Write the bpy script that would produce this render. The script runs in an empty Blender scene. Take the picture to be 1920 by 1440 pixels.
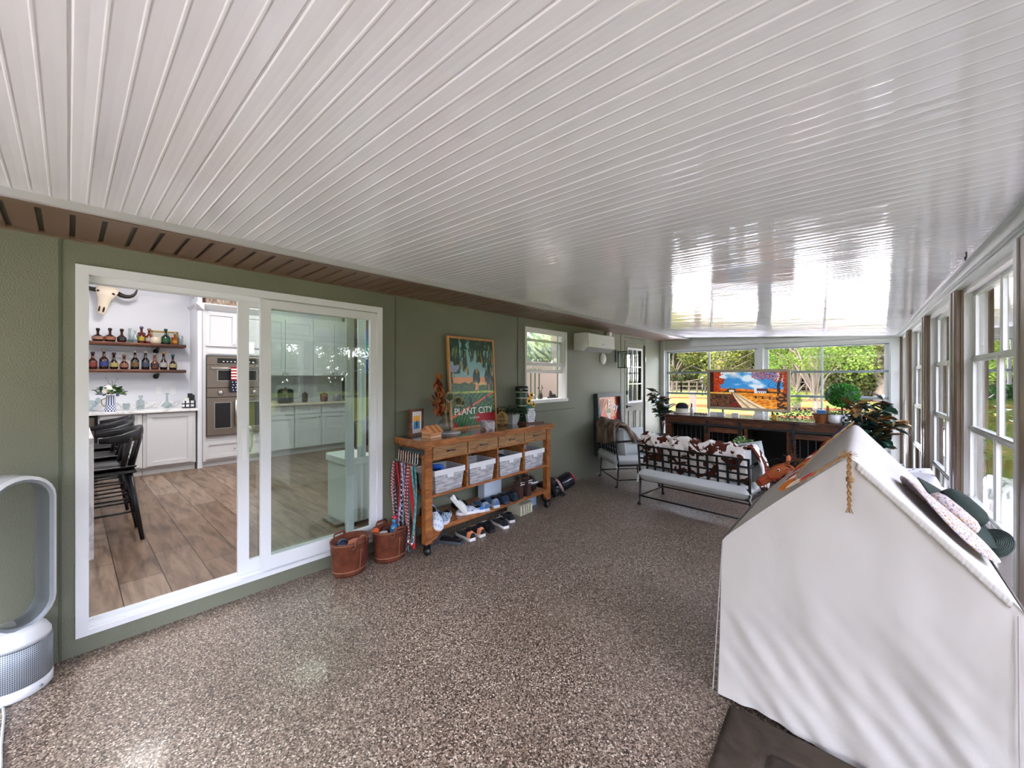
import bpy, math, random
from math import sin, cos, pi, radians as R
from mathutils import Matrix, Vector, noise as N3
random.seed(7)
C = bpy.context.scene.collection
S = bpy.context.scene

# ---------------------------------------------------------------- camera, sky, sun, exposure
cam = bpy.data.objects.new('camera', bpy.data.cameras.new('camera')); C.objects.link(cam)
cam.location = (0, 0, 1.5); cam.rotation_euler = (R(90), 0, R(41.9))
cam.data.sensor_width = 36; cam.data.lens = 746 / 1920 * 36; cam.data.shift_y = -12 / 1920
cam.data.clip_start = .02; cam.data.clip_end = 500
S.camera = cam
w = bpy.data.worlds.new('sky'); S.world = w; w.use_nodes = True
nt = w.node_tree; sky = nt.nodes.new('ShaderNodeTexSky'); sky.sky_type = 'NISHITA'
sky.sun_disc = False; sky.sun_elevation = R(52); sky.sun_rotation = R(200); sky.dust_density = 2.5; sky.air_density = 1
mixw = nt.nodes.new('ShaderNodeMix'); mixw.data_type = 'RGBA'; mixw.inputs[0].default_value = .45
mixw.inputs[7].default_value = (6.85, 6.58, 6.95, 1)
nt.links.new(sky.outputs[0], mixw.inputs[6]); nt.links.new(mixw.outputs[2], nt.nodes['Background'].inputs[0])
nt.nodes['Background'].inputs[1].default_value = .75
sun = bpy.data.objects.new('sun', bpy.data.lights.new('sun', 'SUN')); C.objects.link(sun)
sun.data.energy = 3.2; sun.data.angle = R(1.5); sun.data.color = (1, .95, .88)
sun.rotation_euler = Vector((.1, .6, -1)).to_track_quat('-Z', 'Y').to_euler()
S.view_settings.view_transform = 'Standard'; S.view_settings.look = 'None'
S.view_settings.exposure = 3.1; S.view_settings.gamma = 1; S.view_settings.use_curve_mapping = False
S.cycles.max_bounces = 9; S.cycles.diffuse_bounces = 5; S.cycles.glossy_bounces = 4
S.cycles.transparent_max_bounces = 24; S.cycles.transmission_bounces = 6
S.cycles.sample_clamp_indirect = 6; S.cycles.caustics_reflective = False; S.cycles.caustics_refractive = False

def lin(c):
    if isinstance(c, str): c = [int(c[i:i + 2], 16) for i in (0, 2, 4)]
    return tuple(((x / 255 + .055) / 1.055) ** 2.4 if x > 10 else x / 255 / 12.92 for x in c) + (1,)

# ---------------------------------------------------------------- mesh builder
class MB:
    def __init__(s, M=None): s.v = []; s.f = []; s.c = []; s.sm = []; s.M = M or Matrix(); s.col = (1, 1, 1, 1); s.smooth = False
    def cl(s, c): s.col = lin(c); return s
    def add(s, vs, fs, smooth=None, cols=None):
        o = len(s.v); s.v += [tuple(s.M @ Vector(p)) for p in vs]
        for i, f in enumerate(fs):
            s.f.append(tuple(o + k for k in f)); s.c.append(cols[i] if cols else s.col); s.sm.append(s.smooth if smooth is None else smooth)
        return s
    def box(s, x0, y0, z0, x1, y1, z1):
        if x0 > x1: x0, x1 = x1, x0
        if y0 > y1: y0, y1 = y1, y0
        if z0 > z1: z0, z1 = z1, z0
        v = [(x, y, z) for z in (z0, z1) for y in (y0, y1) for x in (x0, x1)]
        return s.add(v, [(0, 2, 3, 1), (4, 5, 7, 6), (0, 1, 5, 4), (2, 6, 7, 3), (0, 4, 6, 2), (1, 3, 7, 5)])
    def prism(s, poly, a0, a1, ax='x'):
        f = {'x': lambda u, v, a: (a, u, v), 'y': lambda u, v, a: (u, a, v), 'z': lambda u, v, a: (u, v, a)}[ax]
        n = len(poly); vs = [f(u, v, a0) for u, v in poly] + [f(u, v, a1) for u, v in poly]
        area = sum(poly[i][0] * poly[(i + 1) % n][1] - poly[(i + 1) % n][0] * poly[i][1] for i in range(n))
        flip = (area > 0) != (ax == 'y')
        if a1 < a0: flip = not flip
        fs = [tuple(range(n)), tuple(range(2 * n - 1, n - 1, -1))] + [(i, n + i, n + (i + 1) % n, (i + 1) % n) for i in range(n)]
        if flip: fs = [tuple(range(n))[::-1], tuple(range(n, 2 * n))] + [(i, (i + 1) % n, n + (i + 1) % n, n + i) for i in range(n)]
        return s.add(vs, fs)
    def tube(s, pts, r=.01, n=8, closed=False, flat=None, up=None):
        P = [Vector(p) for p in pts]; m = len(P); rs = r if isinstance(r, (list, tuple)) else [r] * m
        vs = []; prev = None
        for i, p in enumerate(P):
            if closed: t = P[(i + 1) % m] - P[i - 1]
            else: t = P[min(i + 1, m - 1)] - P[max(i - 1, 0)]
            if t.length < 1e-9: t = Vector((0, 0, 1))
            t.normalize()
            if up is not None: a = Vector(up)
            elif prev is None: a = Vector((0, 0, 1)) if abs(t.z) < .9 else Vector((1, 0, 0))
            else: a = prev
            a = (a - t * a.dot(t)); 
            if a.length < 1e-6: a = Vector((1, 0, 0))
            a.normalize(); b = t.cross(a); prev = a
            fa, fb = (1, 1) if flat is None else flat
            for k in range(n):
                an = 2 * pi * (k + (.5 if n == 4 else 0)) / n
                vs.append(p + a * cos(an) * rs[i] * fa + b * sin(an) * rs[i] * fb)
        fs = [(i * n + k, i * n + (k + 1) % n, ((i + 1) % m) * n + (k + 1) % n, ((i + 1) % m) * n + k) for i in range(m if closed else m - 1) for k in range(n)]
        if not closed: fs += [tuple(range(n))[::-1], tuple((m - 1) * n + k for k in range(n))]
        return s.add(vs, fs, smooth=n > 5)
    def lathe(s, prof, n=20, c=(0, 0, 0), sq=(1, 1), cols=None, smooth=True, cap=True):
        m = len(prof); vs = []
        for r, z in prof:
            for k in range(n):
                a = 2 * pi * k / n; vs.append((c[0] + r * cos(a) * sq[0], c[1] + r * sin(a) * sq[1], c[2] + z))
        fs = []; cc = []
        for i in range(m - 1):
            for k in range(n):
                fs.append((i * n + k, i * n + (k + 1) % n, (i + 1) * n + (k + 1) % n, (i + 1) * n + k)); cc.append(lin(cols[i]) if cols else s.col)
        if cap:
            fs += [tuple(range(n))[::-1], tuple((m - 1) * n + k for k in range(n))]; cc += [cc[0], cc[-1]]
        return s.add(vs, fs, smooth, cc)
    def ell(s, c, r, n=14, m=9):
        if not isinstance(r, (tuple, list)): r = (r, r, r)
        vs = [(c[0], c[1], c[2] - r[2])]
        for i in range(1, m):
            th = -pi / 2 + pi * i / m
            for k in range(n):
                a = 2 * pi * k / n; vs.append((c[0] + r[0] * cos(th) * cos(a), c[1] + r[1] * cos(th) * sin(a), c[2] + r[2] * sin(th)))
        vs.append((c[0], c[1], c[2] + r[2])); t = len(vs) - 1
        fs = [(0, 1 + (k + 1) % n, 1 + k) for k in range(n)]
        fs += [(1 + i * n + k, 1 + i * n + (k + 1) % n, 1 + (i + 1) * n + (k + 1) % n, 1 + (i + 1) * n + k) for i in range(m - 2) for k in range(n)]
        fs += [(1 + (m - 2) * n + k, 1 + (m - 2) * n + (k + 1) % n, t) for k in range(n)]
        return s.add(vs, fs, True)
    def grid(s, fn, nu, nv, col=None, closedu=False, smooth=True):
        vs = [fn(i / nu, j / nv) for j in range(nv + 1) for i in range(nu + (0 if closedu else 1))]
        w_ = nu if closedu else nu + 1; fs = []; cc = []
        for j in range(nv):
            for i in range(nu):
                a = j * w_ + i; b = j * w_ + (i + 1) % w_
                fs.append((a, b, b + w_, a + w_)); cc.append(lin(col((i + .5) / nu, (j + .5) / nv)) if col else s.col)
        return s.add(vs, fs, smooth, cc)
    def leaf(s, p, d, L, W, droop=.15, nrm=(0, 0, 1), fold=.12):
        p = Vector(p); d = Vector(d).normalized(); n = Vector(nrm); b = d.cross(n)
        if b.length < 1e-4: b = d.cross(Vector((1, 0, 0)))
        b.normalize(); n = b.cross(d)
        q = lambda t, w_, h=0: p + d * L * t + b * W * w_ + n * (-droop * L * t * t + h * W)
        vs = [q(0, 0), q(.3, -.42, fold), q(.3, 0, -fold), q(.3, .42, fold), q(.68, -.42, fold), q(.68, 0, -fold), q(.68, .42, fold), q(1, 0), q(.9, -.22, fold * .5), q(.9, .22, fold * .5)]
        return s.add(vs, [(0, 1, 2), (0, 2, 3), (1, 4, 5, 2), (2, 5, 6, 3), (4, 8, 7, 5), (5, 7, 9, 6)], False)
    def build(s, name, mat, parent=None, bevel=0, solid=0, sub=0, **kw):
        me = bpy.data.meshes.new(name); me.from_pydata(s.v, [], s.f); me.materials.append(mat)
        me.polygons.foreach_set('use_smooth', s.sm)
        at = me.color_attributes.new('Col', 'FLOAT_COLOR', 'CORNER'); buf = []
        for f, c in zip(s.f, s.c): buf += list(c) * len(f)
        at.data.foreach_set('color', buf); me.update()
        o = bpy.data.objects.new(name, me); C.objects.link(o)
        if parent: o.parent = parent
        if solid: m = o.modifiers.new('solid', 'SOLIDIFY'); m.thickness = solid; m.offset = 0
        if sub: m = o.modifiers.new('sub', 'SUBSURF'); m.levels = m.render_levels = sub
        if bevel: m = o.modifiers.new('bevel', 'BEVEL'); m.width = bevel; m.segments = 2; m.limit_method = 'ANGLE'; m.angle_limit = R(50)
        for k, v in kw.items(): o[k] = v
        return o

def tag(o, label, cat, group=None):
    o['label'] = label; o['category'] = cat
    if group: o['group'] = group
    return o
def thing(name, label, cat, loc=(0, 0, 0), rz=0, group=None):
    o = bpy.data.objects.new(name, None); C.objects.link(o); o.location = loc; o.rotation_euler = (0, 0, rz); o.empty_display_size = .05
    return tag(o, label, cat, group)
def struct(o): o['kind'] = 'structure'; return o
def dup(root, loc, rz=None, label=None, parent=None, scale=None):
    r = root.copy(); C.objects.link(r)
    if loc is not None: r.location = loc
    if rz is not None: r.rotation_euler = (0, 0, rz)
    if scale: r.scale = (scale,) * 3 if not isinstance(scale, tuple) else scale
    if label: r['label'] = label
    if parent: r.parent = parent
    for ch in list(root.children): dup(ch, None, parent=r)
    return r
def txt(s, size, mat, parent, M, name='lettering', depth=.001, align='CENTER', sp=1):
    cu = bpy.data.curves.new('t', 'FONT'); cu.body = s; cu.size = size; cu.extrude = depth; cu.align_x = align; cu.space_character = sp
    t = bpy.data.objects.new('t', cu); C.objects.link(t)
    me = bpy.data.meshes.new_from_object(t.evaluated_get(bpy.context.evaluated_depsgraph_get()))
    bpy.data.objects.remove(t); me.transform(M); me.materials.clear(); me.materials.append(mat)
    o = bpy.data.objects.new(name, me); C.objects.link(o)
    if parent: o.parent = parent
    return o
def RX(a): return Matrix.Rotation(a, 4, 'X')
def RY(a): return Matrix.Rotation(a, 4, 'Y')
def RZ(a): return Matrix.Rotation(a, 4, 'Z')
def T(x, y, z): return Matrix.Translation((x, y, z))

# ---------------------------------------------------------------- materials
_m = {}
def mat(name, col='cccccc', rough=.5, metal=0, spec=.5, coat=0, vc=False, bump=None, emit=None, trans=0, sheen=0):
    if name in _m: return _m[name]
    m = bpy.data.materials.new(name); m.use_nodes = True; t = m.node_tree; b = t.nodes['Principled BSDF']
    b.inputs['Base Color'].default_value = lin(col); b.inputs['Roughness'].default_value = rough; b.inputs['Metallic'].default_value = metal
    b.inputs['Specular IOR Level'].default_value = spec; b.inputs['Coat Weight'].default_value = coat; b.inputs['Coat Roughness'].default_value = .1
    b.inputs['Transmission Weight'].default_value = trans; b.inputs['Sheen Weight'].default_value = sheen
    if vc:
        a = t.nodes.new('ShaderNodeAttribute'); a.attribute_name = 'Col'; t.links.new(a.outputs['Color'], b.inputs['Base Color'])
    if emit:
        b.inputs['Emission Color'].default_value = lin(emit[0]); b.inputs['Emission Strength'].default_value = emit[1]
    if bump:
        n = nz(t, bump[0], 4); bp = t.nodes.new('ShaderNodeBump'); bp.inputs['Strength'].default_value = bump[1]; bp.inputs['Distance'].default_value = bump[2]
        t.links.new(n.outputs[0], bp.inputs['Height']); t.links.new(bp.outputs[0], b.inputs['Normal'])
    _m[name] = m; return m
def nz(t, scale, detail=3, vec=None, dist=0):
    n = t.nodes.new('ShaderNodeTexNoise'); n.inputs['Scale'].default_value = scale; n.inputs['Detail'].default_value = detail; n.inputs['Distortion'].default_value = dist
    if vec is None:
        tc = t.nodes.new('ShaderNodeTexCoord'); vec = tc.outputs['Object']
    t.links.new(vec, n.inputs['Vector']); return n
def mapped(t, sc=(1, 1, 1), rot=(0, 0, 0)):
    tc = t.nodes.new('ShaderNodeTexCoord'); mp = t.nodes.new('ShaderNodeMapping'); mp.inputs['Scale'].default_value = sc; mp.inputs['Rotation'].default_value = rot
    t.links.new(tc.outputs['Object'], mp.inputs['Vector']); return mp.outputs[0]
def ramp(t, fac, stops, const=False):
    r = t.nodes.new('ShaderNodeValToRGB'); e = r.color_ramp.elements
    r.color_ramp.interpolation = 'CONSTANT' if const else 'LINEAR'
    while len(e) < len(stops): e.new(1)
    for el, (p, c) in zip(e, stops): el.position = p; el.color = lin(c)
    t.links.new(fac, r.inputs[0]); return r
def rampmat(name, make, rough=.5, coat=0, spec=.5, bump=None, metal=0):
    """make(t) returns (colour socket, height socket or None)"""
    if name in _m: return _m[name]
    m = mat(name, rough=rough, coat=coat, spec=spec, metal=metal); t = m.node_tree; b = t.nodes['Principled BSDF']
    c, h = make(t); t.links.new(c, b.inputs['Base Color'])
    if h is not None and bump:
        bp = t.nodes.new('ShaderNodeBump'); bp.inputs['Strength'].default_value = bump[0]; bp.inputs['Distance'].default_value = bump[1]
        t.links.new(h, bp.inputs['Height']); t.links.new(bp.outputs[0], b.inputs['Normal'])
    return m
def wood(name, cs, sc=(12, 1.2, 12), rough=.4, coat=0, nscale=3):
    def mk(t):
        n = nz(t, nscale, 6, mapped(t, sc), 1.2)
        k = len(cs); r = ramp(t, n.outputs[0], [(.3 + .4 * i / (k - 1), c) for i, c in enumerate(cs)])
        return r.outputs[0], n.outputs[0]
    return rampmat(name, mk, rough, coat, bump=(.15, .002))
VC = mat('painted', vc=True, rough=.5); VCG = mat('painted_gloss', vc=True, rough=.15, coat=.3); VCM = mat('painted_matte', vc=True, rough=.85, spec=.2)
VCF = mat('fabric_coloured', vc=True, rough=.95, spec=.15, bump=(600, .3, .001), sheen=.2)
WHITE = mat('white_vinyl', 'e6e7e8', .35); BLACK = mat('black_paint', '14151a', .35); IRON = mat('black_iron', '100f10', .4, .3)
STEEL = mat('steel', 'b8b6b2', .28, 1); CHROME = mat('chrome', 'd8d8da', .12, 1)
def glassmat(name, tint, ior=1.45, refl=1., rough=0.0, tr=None):
    m = bpy.data.materials.new(name); m.use_nodes = True; t = m.node_tree; t.nodes.clear()
    o = t.nodes.new('ShaderNodeOutputMaterial'); mx = t.nodes.new('ShaderNodeMixShader'); a = t.nodes.new('ShaderNodeBsdfTransparent'); g = t.nodes.new('ShaderNodeBsdfGlossy')
    fr = t.nodes.new('ShaderNodeFresnel'); ge = t.nodes.new('ShaderNodeNewGeometry'); mr = t.nodes.new('ShaderNodeMapRange'); mr.inputs[3].default_value = ior; mr.inputs[4].default_value = 1 / ior; t.links.new(ge.outputs['Backfacing'], mr.inputs[0]); t.links.new(mr.outputs[0], fr.inputs[0]); mu = t.nodes.new('ShaderNodeMath'); mu.operation = 'MULTIPLY'; mu.inputs[1].default_value = refl; mu.use_clamp = True
    a.inputs[0].default_value = lin(tint); g.inputs['Roughness'].default_value = rough; g.inputs[0].default_value = (1, 1, 1, 1)
    t.links.new(fr.outputs[0], mu.inputs[0]); t.links.new(mu.outputs[0], mx.inputs[0]); t.links.new(a.outputs[0], mx.inputs[1]); t.links.new(g.outputs[0], mx.inputs[2]); t.links.new(mx.outputs[0], o.inputs[0])
    return m
GLASS = glassmat('window_glass', 'f2f7f4', 1.5, 1.6); DGLASS = glassmat('door_glass', 'edf3f0', 1.5, 1.7); JAR = glassmat('clear_jar_glass', 'dfe8e8', 1.5, 1.6)
VINYL = glassmat('clear_vinyl_pane', 'e6e5e5', 1.45, 1.0, .01); SMOKE = glassmat('smoked_vinyl_pane', 'c8c7c8', 1.5, 1.7, .01)

def mk_wall(t):
    n = nz(t, 1.3, 3); r = ramp(t, n.outputs[0], [(.3, '6c6f5f'), (.7, '787b69')]); n2 = nz(t, 150, 4); return r.outputs[0], n2.outputs[0]
GREEN = rampmat('green_stucco_paint', mk_wall, .42, bump=(.6, .006), spec=.5)
def mk_floor(t):
    v = t.nodes.new('ShaderNodeTexVoronoi'); v.inputs['Scale'].default_value = 170; tc = t.nodes.new('ShaderNodeTexCoord'); t.links.new(tc.outputs['Object'], v.inputs['Vector'])
    sp = t.nodes.new('ShaderNodeSeparateColor'); t.links.new(v.outputs['Color'], sp.inputs[0])
    r = ramp(t, sp.outputs[0], [(0, '40362f'), (.18, '6a5b4f'), (.4, '877668'), (.6, '99897b'), (.76, 'b3a394'), (.89, 'dcd2c4'), (.95, '332d29')], True)
    v2 = t.nodes.new('ShaderNodeTexVoronoi'); v2.inputs['Scale'].default_value = 60; t.links.new(tc.outputs['Object'], v2.inputs['Vector'])
    n = nz(t, 1.2, 3); r2 = ramp(t, n.outputs[0], [(.3, 'd8d4d0'), (.7, 'ffffff')])
    mx = t.nodes.new('ShaderNodeMix'); mx.data_type = 'RGBA'; mx.blend_type = 'MULTIPLY'; mx.inputs[0].default_value = 1
    t.links.new(r.outputs[0], mx.inputs[6]); t.links.new(r2.outputs[0], mx.inputs[7]); return mx.outputs[2], sp.outputs[1]
FLOOR = rampmat('flake_epoxy', mk_floor, .4, bump=(.35, .002), coat=.08, spec=.5)
def mk_ceil(t):
    n = nz(t, 1, 2, mapped(t, (1.6, 5, 1))); r = ramp(t, n.outputs[0], [(0, 'cbcdd0'), (1, 'd2d4d6')]); return r.outputs[0], n.outputs[0]
CEIL = rampmat('glossy_white_panel', mk_ceil, .08, bump=(.25, .015), spec=.6)
def mk_plank(t):
    b = t.nodes.new('ShaderNodeTexBrick'); vec = mapped(t, (1, 1, 1)); t.links.new(vec, b.inputs['Vector'])
    b.inputs['Scale'].default_value = 1; b.inputs['Brick Width'].default_value = 1.25; b.inputs['Row Height'].default_value = .225; b.inputs['Mortar Size'].default_value = .003
    b.inputs['Color1'].default_value = lin('857060'); b.inputs['Color2'].default_value = lin('a8978a'); b.inputs['Mortar'].default_value = lin('3a2a20'); b.offset = .37
    n = nz(t, 2.6, 8, mapped(t, (1, 7, 1)), .5); r = ramp(t, n.outputs[0], [(.25, '5c5048'), (.45, 'b3a598'), (.6, 'ded4ca'), (.8, 'a59a8e')])
    mx = t.nodes.new('ShaderNodeMix'); mx.data_type = 'RGBA'; mx.blend_type = 'MULTIPLY'; mx.inputs[0].default_value = .85
    t.links.new(b.outputs[0], mx.inputs[6]); t.links.new(r.outputs[0], mx.inputs[7]); return mx.outputs[2], n.outputs[0]
PLANK = rampmat('kitchen_oak_planks', mk_plank, .38, bump=(.1, .002))
def mk_marble(t):
    n = nz(t, 1.5, 8, None, 2); r = ramp(t, n.outputs[0], [(.46, 'ececee'), (.5, 'c9c9cf'), (.54, 'ececee')]); return r.outputs[0], None
MARBLE = rampmat('white_marble', mk_marble, .15)
CAB = mat('white_cabinet_paint', 'd3d4d8', .35); KWALL = mat('white_wall_paint', 'dcdee6', .6); BSS = mat('brushed_steel', '8d8278', .3, .85)
OAK = wood('amber_console_wood', ['6e3f1e', '94592c', 'b0733e'], (10, 1.5, 10), .35, .15); OAKD = wood('drawer_wood', ['6b4a2c', '8f6840', 'a88052'], (14, 2, 14), .45)
OAKT = wood('polished_console_top', ['3f2212', '5d351b', '7b4a28'], (10, 1.2, 10), .12, .6)
RUST = wood('rustic_brown_wood', ['2c170d', '5a3018', '84492a'], (1.5, 12, 12), .45); RUSTD = wood('reclaimed_shelf_wood', ['2a160f', '55301f', '7b4c36'], (10, 1.4, 10), .6)
LWOOD = wood('light_frame_wood', ['b07a3f', 'c8925a', 'd9a56b'], (10, 10, 2), .4)
def mk_leather(t):
    n = nz(t, 14, 5); r = ramp(t, n.outputs[0], [(.3, '4f261a'), (.55, '6d3a29'), (.8, '875040')]); return r.outputs[0], n.outputs[0]
LEATHER = rampmat('brown_leather', mk_leather, .38, bump=(.15, .003))
def mk_cow(t):
    n = nz(t, 9, 2.2, None, .8); r = ramp(t, n.outputs[0], [(0, 'e2dcd8'), (.515, 'e2dcd8'), (.53, '4a2217'), (1, '5c2c1f')]); n2 = nz(t, 90, 3); return r.outputs[0], n2.outputs[0]
COW = rampmat('brown_white_cowhide', mk_cow, .9, bump=(.6, .006), spec=.2)
def mk_fur(t):
    n = nz(t, 9, 5, mapped(t, (1, 1, .5))); r = ramp(t, n.outputs[0], [(.3, '5b4b43'), (.5, '8c7a6e'), (.7, 'b9a79a')]); n2 = nz(t, 160, 4); return r.outputs[0], n2.outputs[0]
FUR = rampmat('taupe_faux_fur', mk_fur, .95, bump=(1, .01), spec=.2)
def mk_canvas(t):
    n = nz(t, 3.2, 5, mapped(t, (1, 1, .5), (0, .5, 0)), .8); r = ramp(t, n.outputs[0], [(0, 'bbb7b4'), (1, 'c3bfbc')]); return r.outputs[0], n.outputs[0]
CANVAS = rampmat('cream_canvas', mk_canvas, .9, bump=(.25, .05), spec=.15)
def mk_suede(t):
    n = nz(t, 7, 5, None, 1); r = ramp(t, n.outputs[0], [(.3, '2b2522'), (.55, '40382f'), (.8, '4e443e')]); return r.outputs[0], n.outputs[0]
SUEDE = rampmat('dark_brown_suede', mk_suede, .9, bump=(.3, .01), spec=.2)
def mk_floral(t):
    v = t.nodes.new('ShaderNodeTexVoronoi'); v.inputs['Scale'].default_value = 210; tc = t.nodes.new('ShaderNodeTexCoord'); t.links.new(tc.outputs['Object'], v.inputs['Vector'])
    sp = t.nodes.new('ShaderNodeSeparateColor'); t.links.new(v.outputs['Color'], sp.inputs[0])
    r = ramp(t, sp.outputs[0], [(0, 'b4abae'), (.5, 'b0704a'), (.57, 'c0b2ac'), (.68, '6a6b88'), (.78, 'beb6b4'), (.88, 'b08a4e'), (.93, 'b8aeac')], True); return r.outputs[0], None
FLORAL = rampmat('small_floral_print', mk_floral, .9)
def mk_grass(t):
    n = nz(t, .35, 6); n2 = nz(t, 6, 3); r = ramp(t, n.outputs[0], [(.3, '33431f'), (.5, '4b5428'), (.7, '5e5932')])
    mp = mapped(t, (.015, .09, 1), (0, 0, .2)); n3 = nz(t, 1.6, 3, mp); r3 = ramp(t, n3.outputs[0], [(.0, 'ffffff'), (.56, 'ffffff'), (.62, 'd8b898'), (.7, 'ffffff')])
    mx = t.nodes.new('ShaderNodeMix'); mx.data_type = 'RGBA'; mx.blend_type = 'MULTIPLY'; mx.inputs[0].default_value = .8
    t.links.new(r.outputs[0], mx.inputs[6]); t.links.new(r3.outputs[0], mx.inputs[7]); return mx.outputs[2], None
GRASS = rampmat('sunny_lawn', mk_grass, 1, spec=0)
def leafmat(name, c1, c2, c3):
    m = mat(name, rough=.8, spec=.08); t = m.node_tree; b = t.nodes['Principled BSDF']; n = nz(t, 1.1, 3)
    r = ramp(t, n.outputs[0], [(.35, c1), (.5, c2), (.65, c3)]); t.links.new(r.outputs[0], b.inputs['Base Color'])
    tl = t.nodes.new('ShaderNodeBsdfTranslucent'); t.links.new(r.outputs[0], tl.inputs[0]); mx = t.nodes.new('ShaderNodeMixShader'); mx.inputs[0].default_value = .35
    t.links.new(b.outputs[0], mx.inputs[1]); t.links.new(tl.outputs[0], mx.inputs[2]); t.links.new(mx.outputs[0], t.nodes['Material Output'].inputs[0]); return m
BARK = mat('grey_bark', '4e453b', .9, bump=(12, .6, .02))

# ---------------------------------------------------------------- the room shell
WX = -3.18; FY = 8.1; BY = -3.0
def rx(y): return .5575 - .0277 * y            # the window wall runs at a slight angle
def cz(x, y):                                    # underside of the sloping pan roof
    r = 2.107 + .0157 * (8.1 - y); return 2.273 + (r - 2.273) * (x + 2.62) / (rx(y) + 2.62)
m = MB().box(-3.2, BY, -.3, .9, FY + .1, 0); struct(m.build('floor', FLOOR))
def wall_holes(mb, x0, x1, y0, y1, z0, z1, holes, ax='x'):
    ys = sorted({y0, y1, *[h[0] for h in holes], *[h[1] for h in holes]})
    for a, b in zip(ys, ys[1:]):
        hs = sorted([(h[2], h[3]) for h in holes if h[0] <= a + 1e-6 and h[1] >= b - 1e-6]); z = z0
        for h0, h1 in hs + [(z1, z1)]:
            if h0 > z + 1e-4:
                if ax == 'x': mb.box(x0, a, z, x1, b, h0)
                else: mb.box(a, x0, z, b, x1, h0)
            z = h1
m = MB(); wall_holes(m, WX - .15, WX, BY, FY, -.1, 2.6, [(.05, 1.81, .11, 2.09), (3.80, 4.675, 1.195, 2.12), (6.52, 7.36, .05, 2.12)])
W0 = struct(m.build('wall_left', GREEN))
m = MB()                                       # batten seams and the patch line of the stucco
for y in (-.03, 1.967, 3.651, 6.35): m.box(WX - .005, y - .006, .0, WX + .004, y + .006, 2.24)
m.box(WX - .002, 3.66, 1.055, WX + .004, 4.9, 1.066); m.box(WX - .002, 6.45, 2.205, WX + .004, 7.3, 2.215)
struct(m.build('trim_1', mat('green_seam', '545b49', .6)))
# brown vented soffit, 0.104 m modules with dark grooves, and its white edge strip
m = MB(); BR = '5f4a3c'; y = BY; k = 0
y = -.095 - .104 * 28
m.cl('54402f'); m.box(WX, BY, 2.262, -2.66, FY, 2.275)
while y < FY:
    m.cl('6b5444'); m.box(WX, y + .014, 2.243, -2.66, min(y + .098, FY), 2.262)
    m.cl('251a14'); m.box(WX, y + .098, 2.256, -2.66, min(y + .104 + .014, FY), 2.262)
    y += .104
m.cl('6b5746'); m.box(-2.68, BY, 2.236, -2.63, FY, 2.27); m.box(WX, BY, 2.236, WX + .02, FY, 2.262)
struct(m.build('trim_2', mat('brown_aluminium', vc=True, rough=.4)))
m = MB(); m.box(-2.63, BY, 2.24, -2.60, FY, 2.275); struct(m.build('trim_3', mat('edge_strip_white', 'a9a9a9', .45)))
# ceiling of interlocking white pans: one raised bead every 53 mm
prof = []; y = .002 - .0531 * 57; k = 0
while y < FY:
    seam = (k - 57) % 6 == 0; prof += [(y - .005, 0), (y - .002, .003 if seam else -.0014), (y + .002, .003 if seam else -.0014), (y + .006, 0), (y + .028, .0004)]; y += .0531; k += 1
prof = [p for p in prof if BY <= p[0] <= FY] + [(FY + .06, 0)]; vs = []; fs = []; n = len(prof)
for i in range(7):
    t = i / 6
    for yy, dz in prof:
        x = -2.62 + t * (rx(yy) + .05 + 2.62); vs.append((x, yy, cz(x, yy) + dz))
fs = [(i * n + j, i * n + j + 1, (i + 1) * n + j + 1, (i + 1) * n + j) for i in range(6) for j in range(n - 1)]
m = MB(); m.add(vs, fs, False); struct(m.build('ceiling', CEIL))
m = MB(); m.box(-9, BY - .3, 3.3, -3.2, FY + .4, 3.4); m.box(-3.4, BY - .3, 2.75, .8, FY + .4, 2.85); m.box(-3.4, BY - .3, 2.85, -3.2, FY + .4, 3.3)
m.add([(-3.4, BY, 2.3), (-3.4, FY + .3, 2.3), (.75, FY + .3, 2.16), (.75, BY, 2.35), (-3.4, BY, 2.75), (-3.4, FY + .3, 2.75), (.75, FY + .3, 2.75), (.75, BY, 2.75)], [(4, 5, 6, 7), (0, 4, 7, 3), (1, 2, 6, 5), (2, 3, 7, 6), (0, 1, 5, 4)])
struct(m.build('roof', mat('roof_metal', '8b8a86', .6)))
# wall behind the camera: a low wall and a header, its opening sized to let in fill daylight
m = MB(); m.box(WX, BY - .1, 0, .7, BY, .7); m.box(WX, BY - .1, 2.05, .7, BY, 2.7); m.box(WX, BY - .1, .7, -2.4, BY, 2.05)
for x in (-2.4, -.9, .55): m.box(x, BY - .1, .7, x + .12, BY, 2.05)
struct(m.build('wall_back', mat('aluminium_white', 'c9ccc8', .4)))

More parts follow.
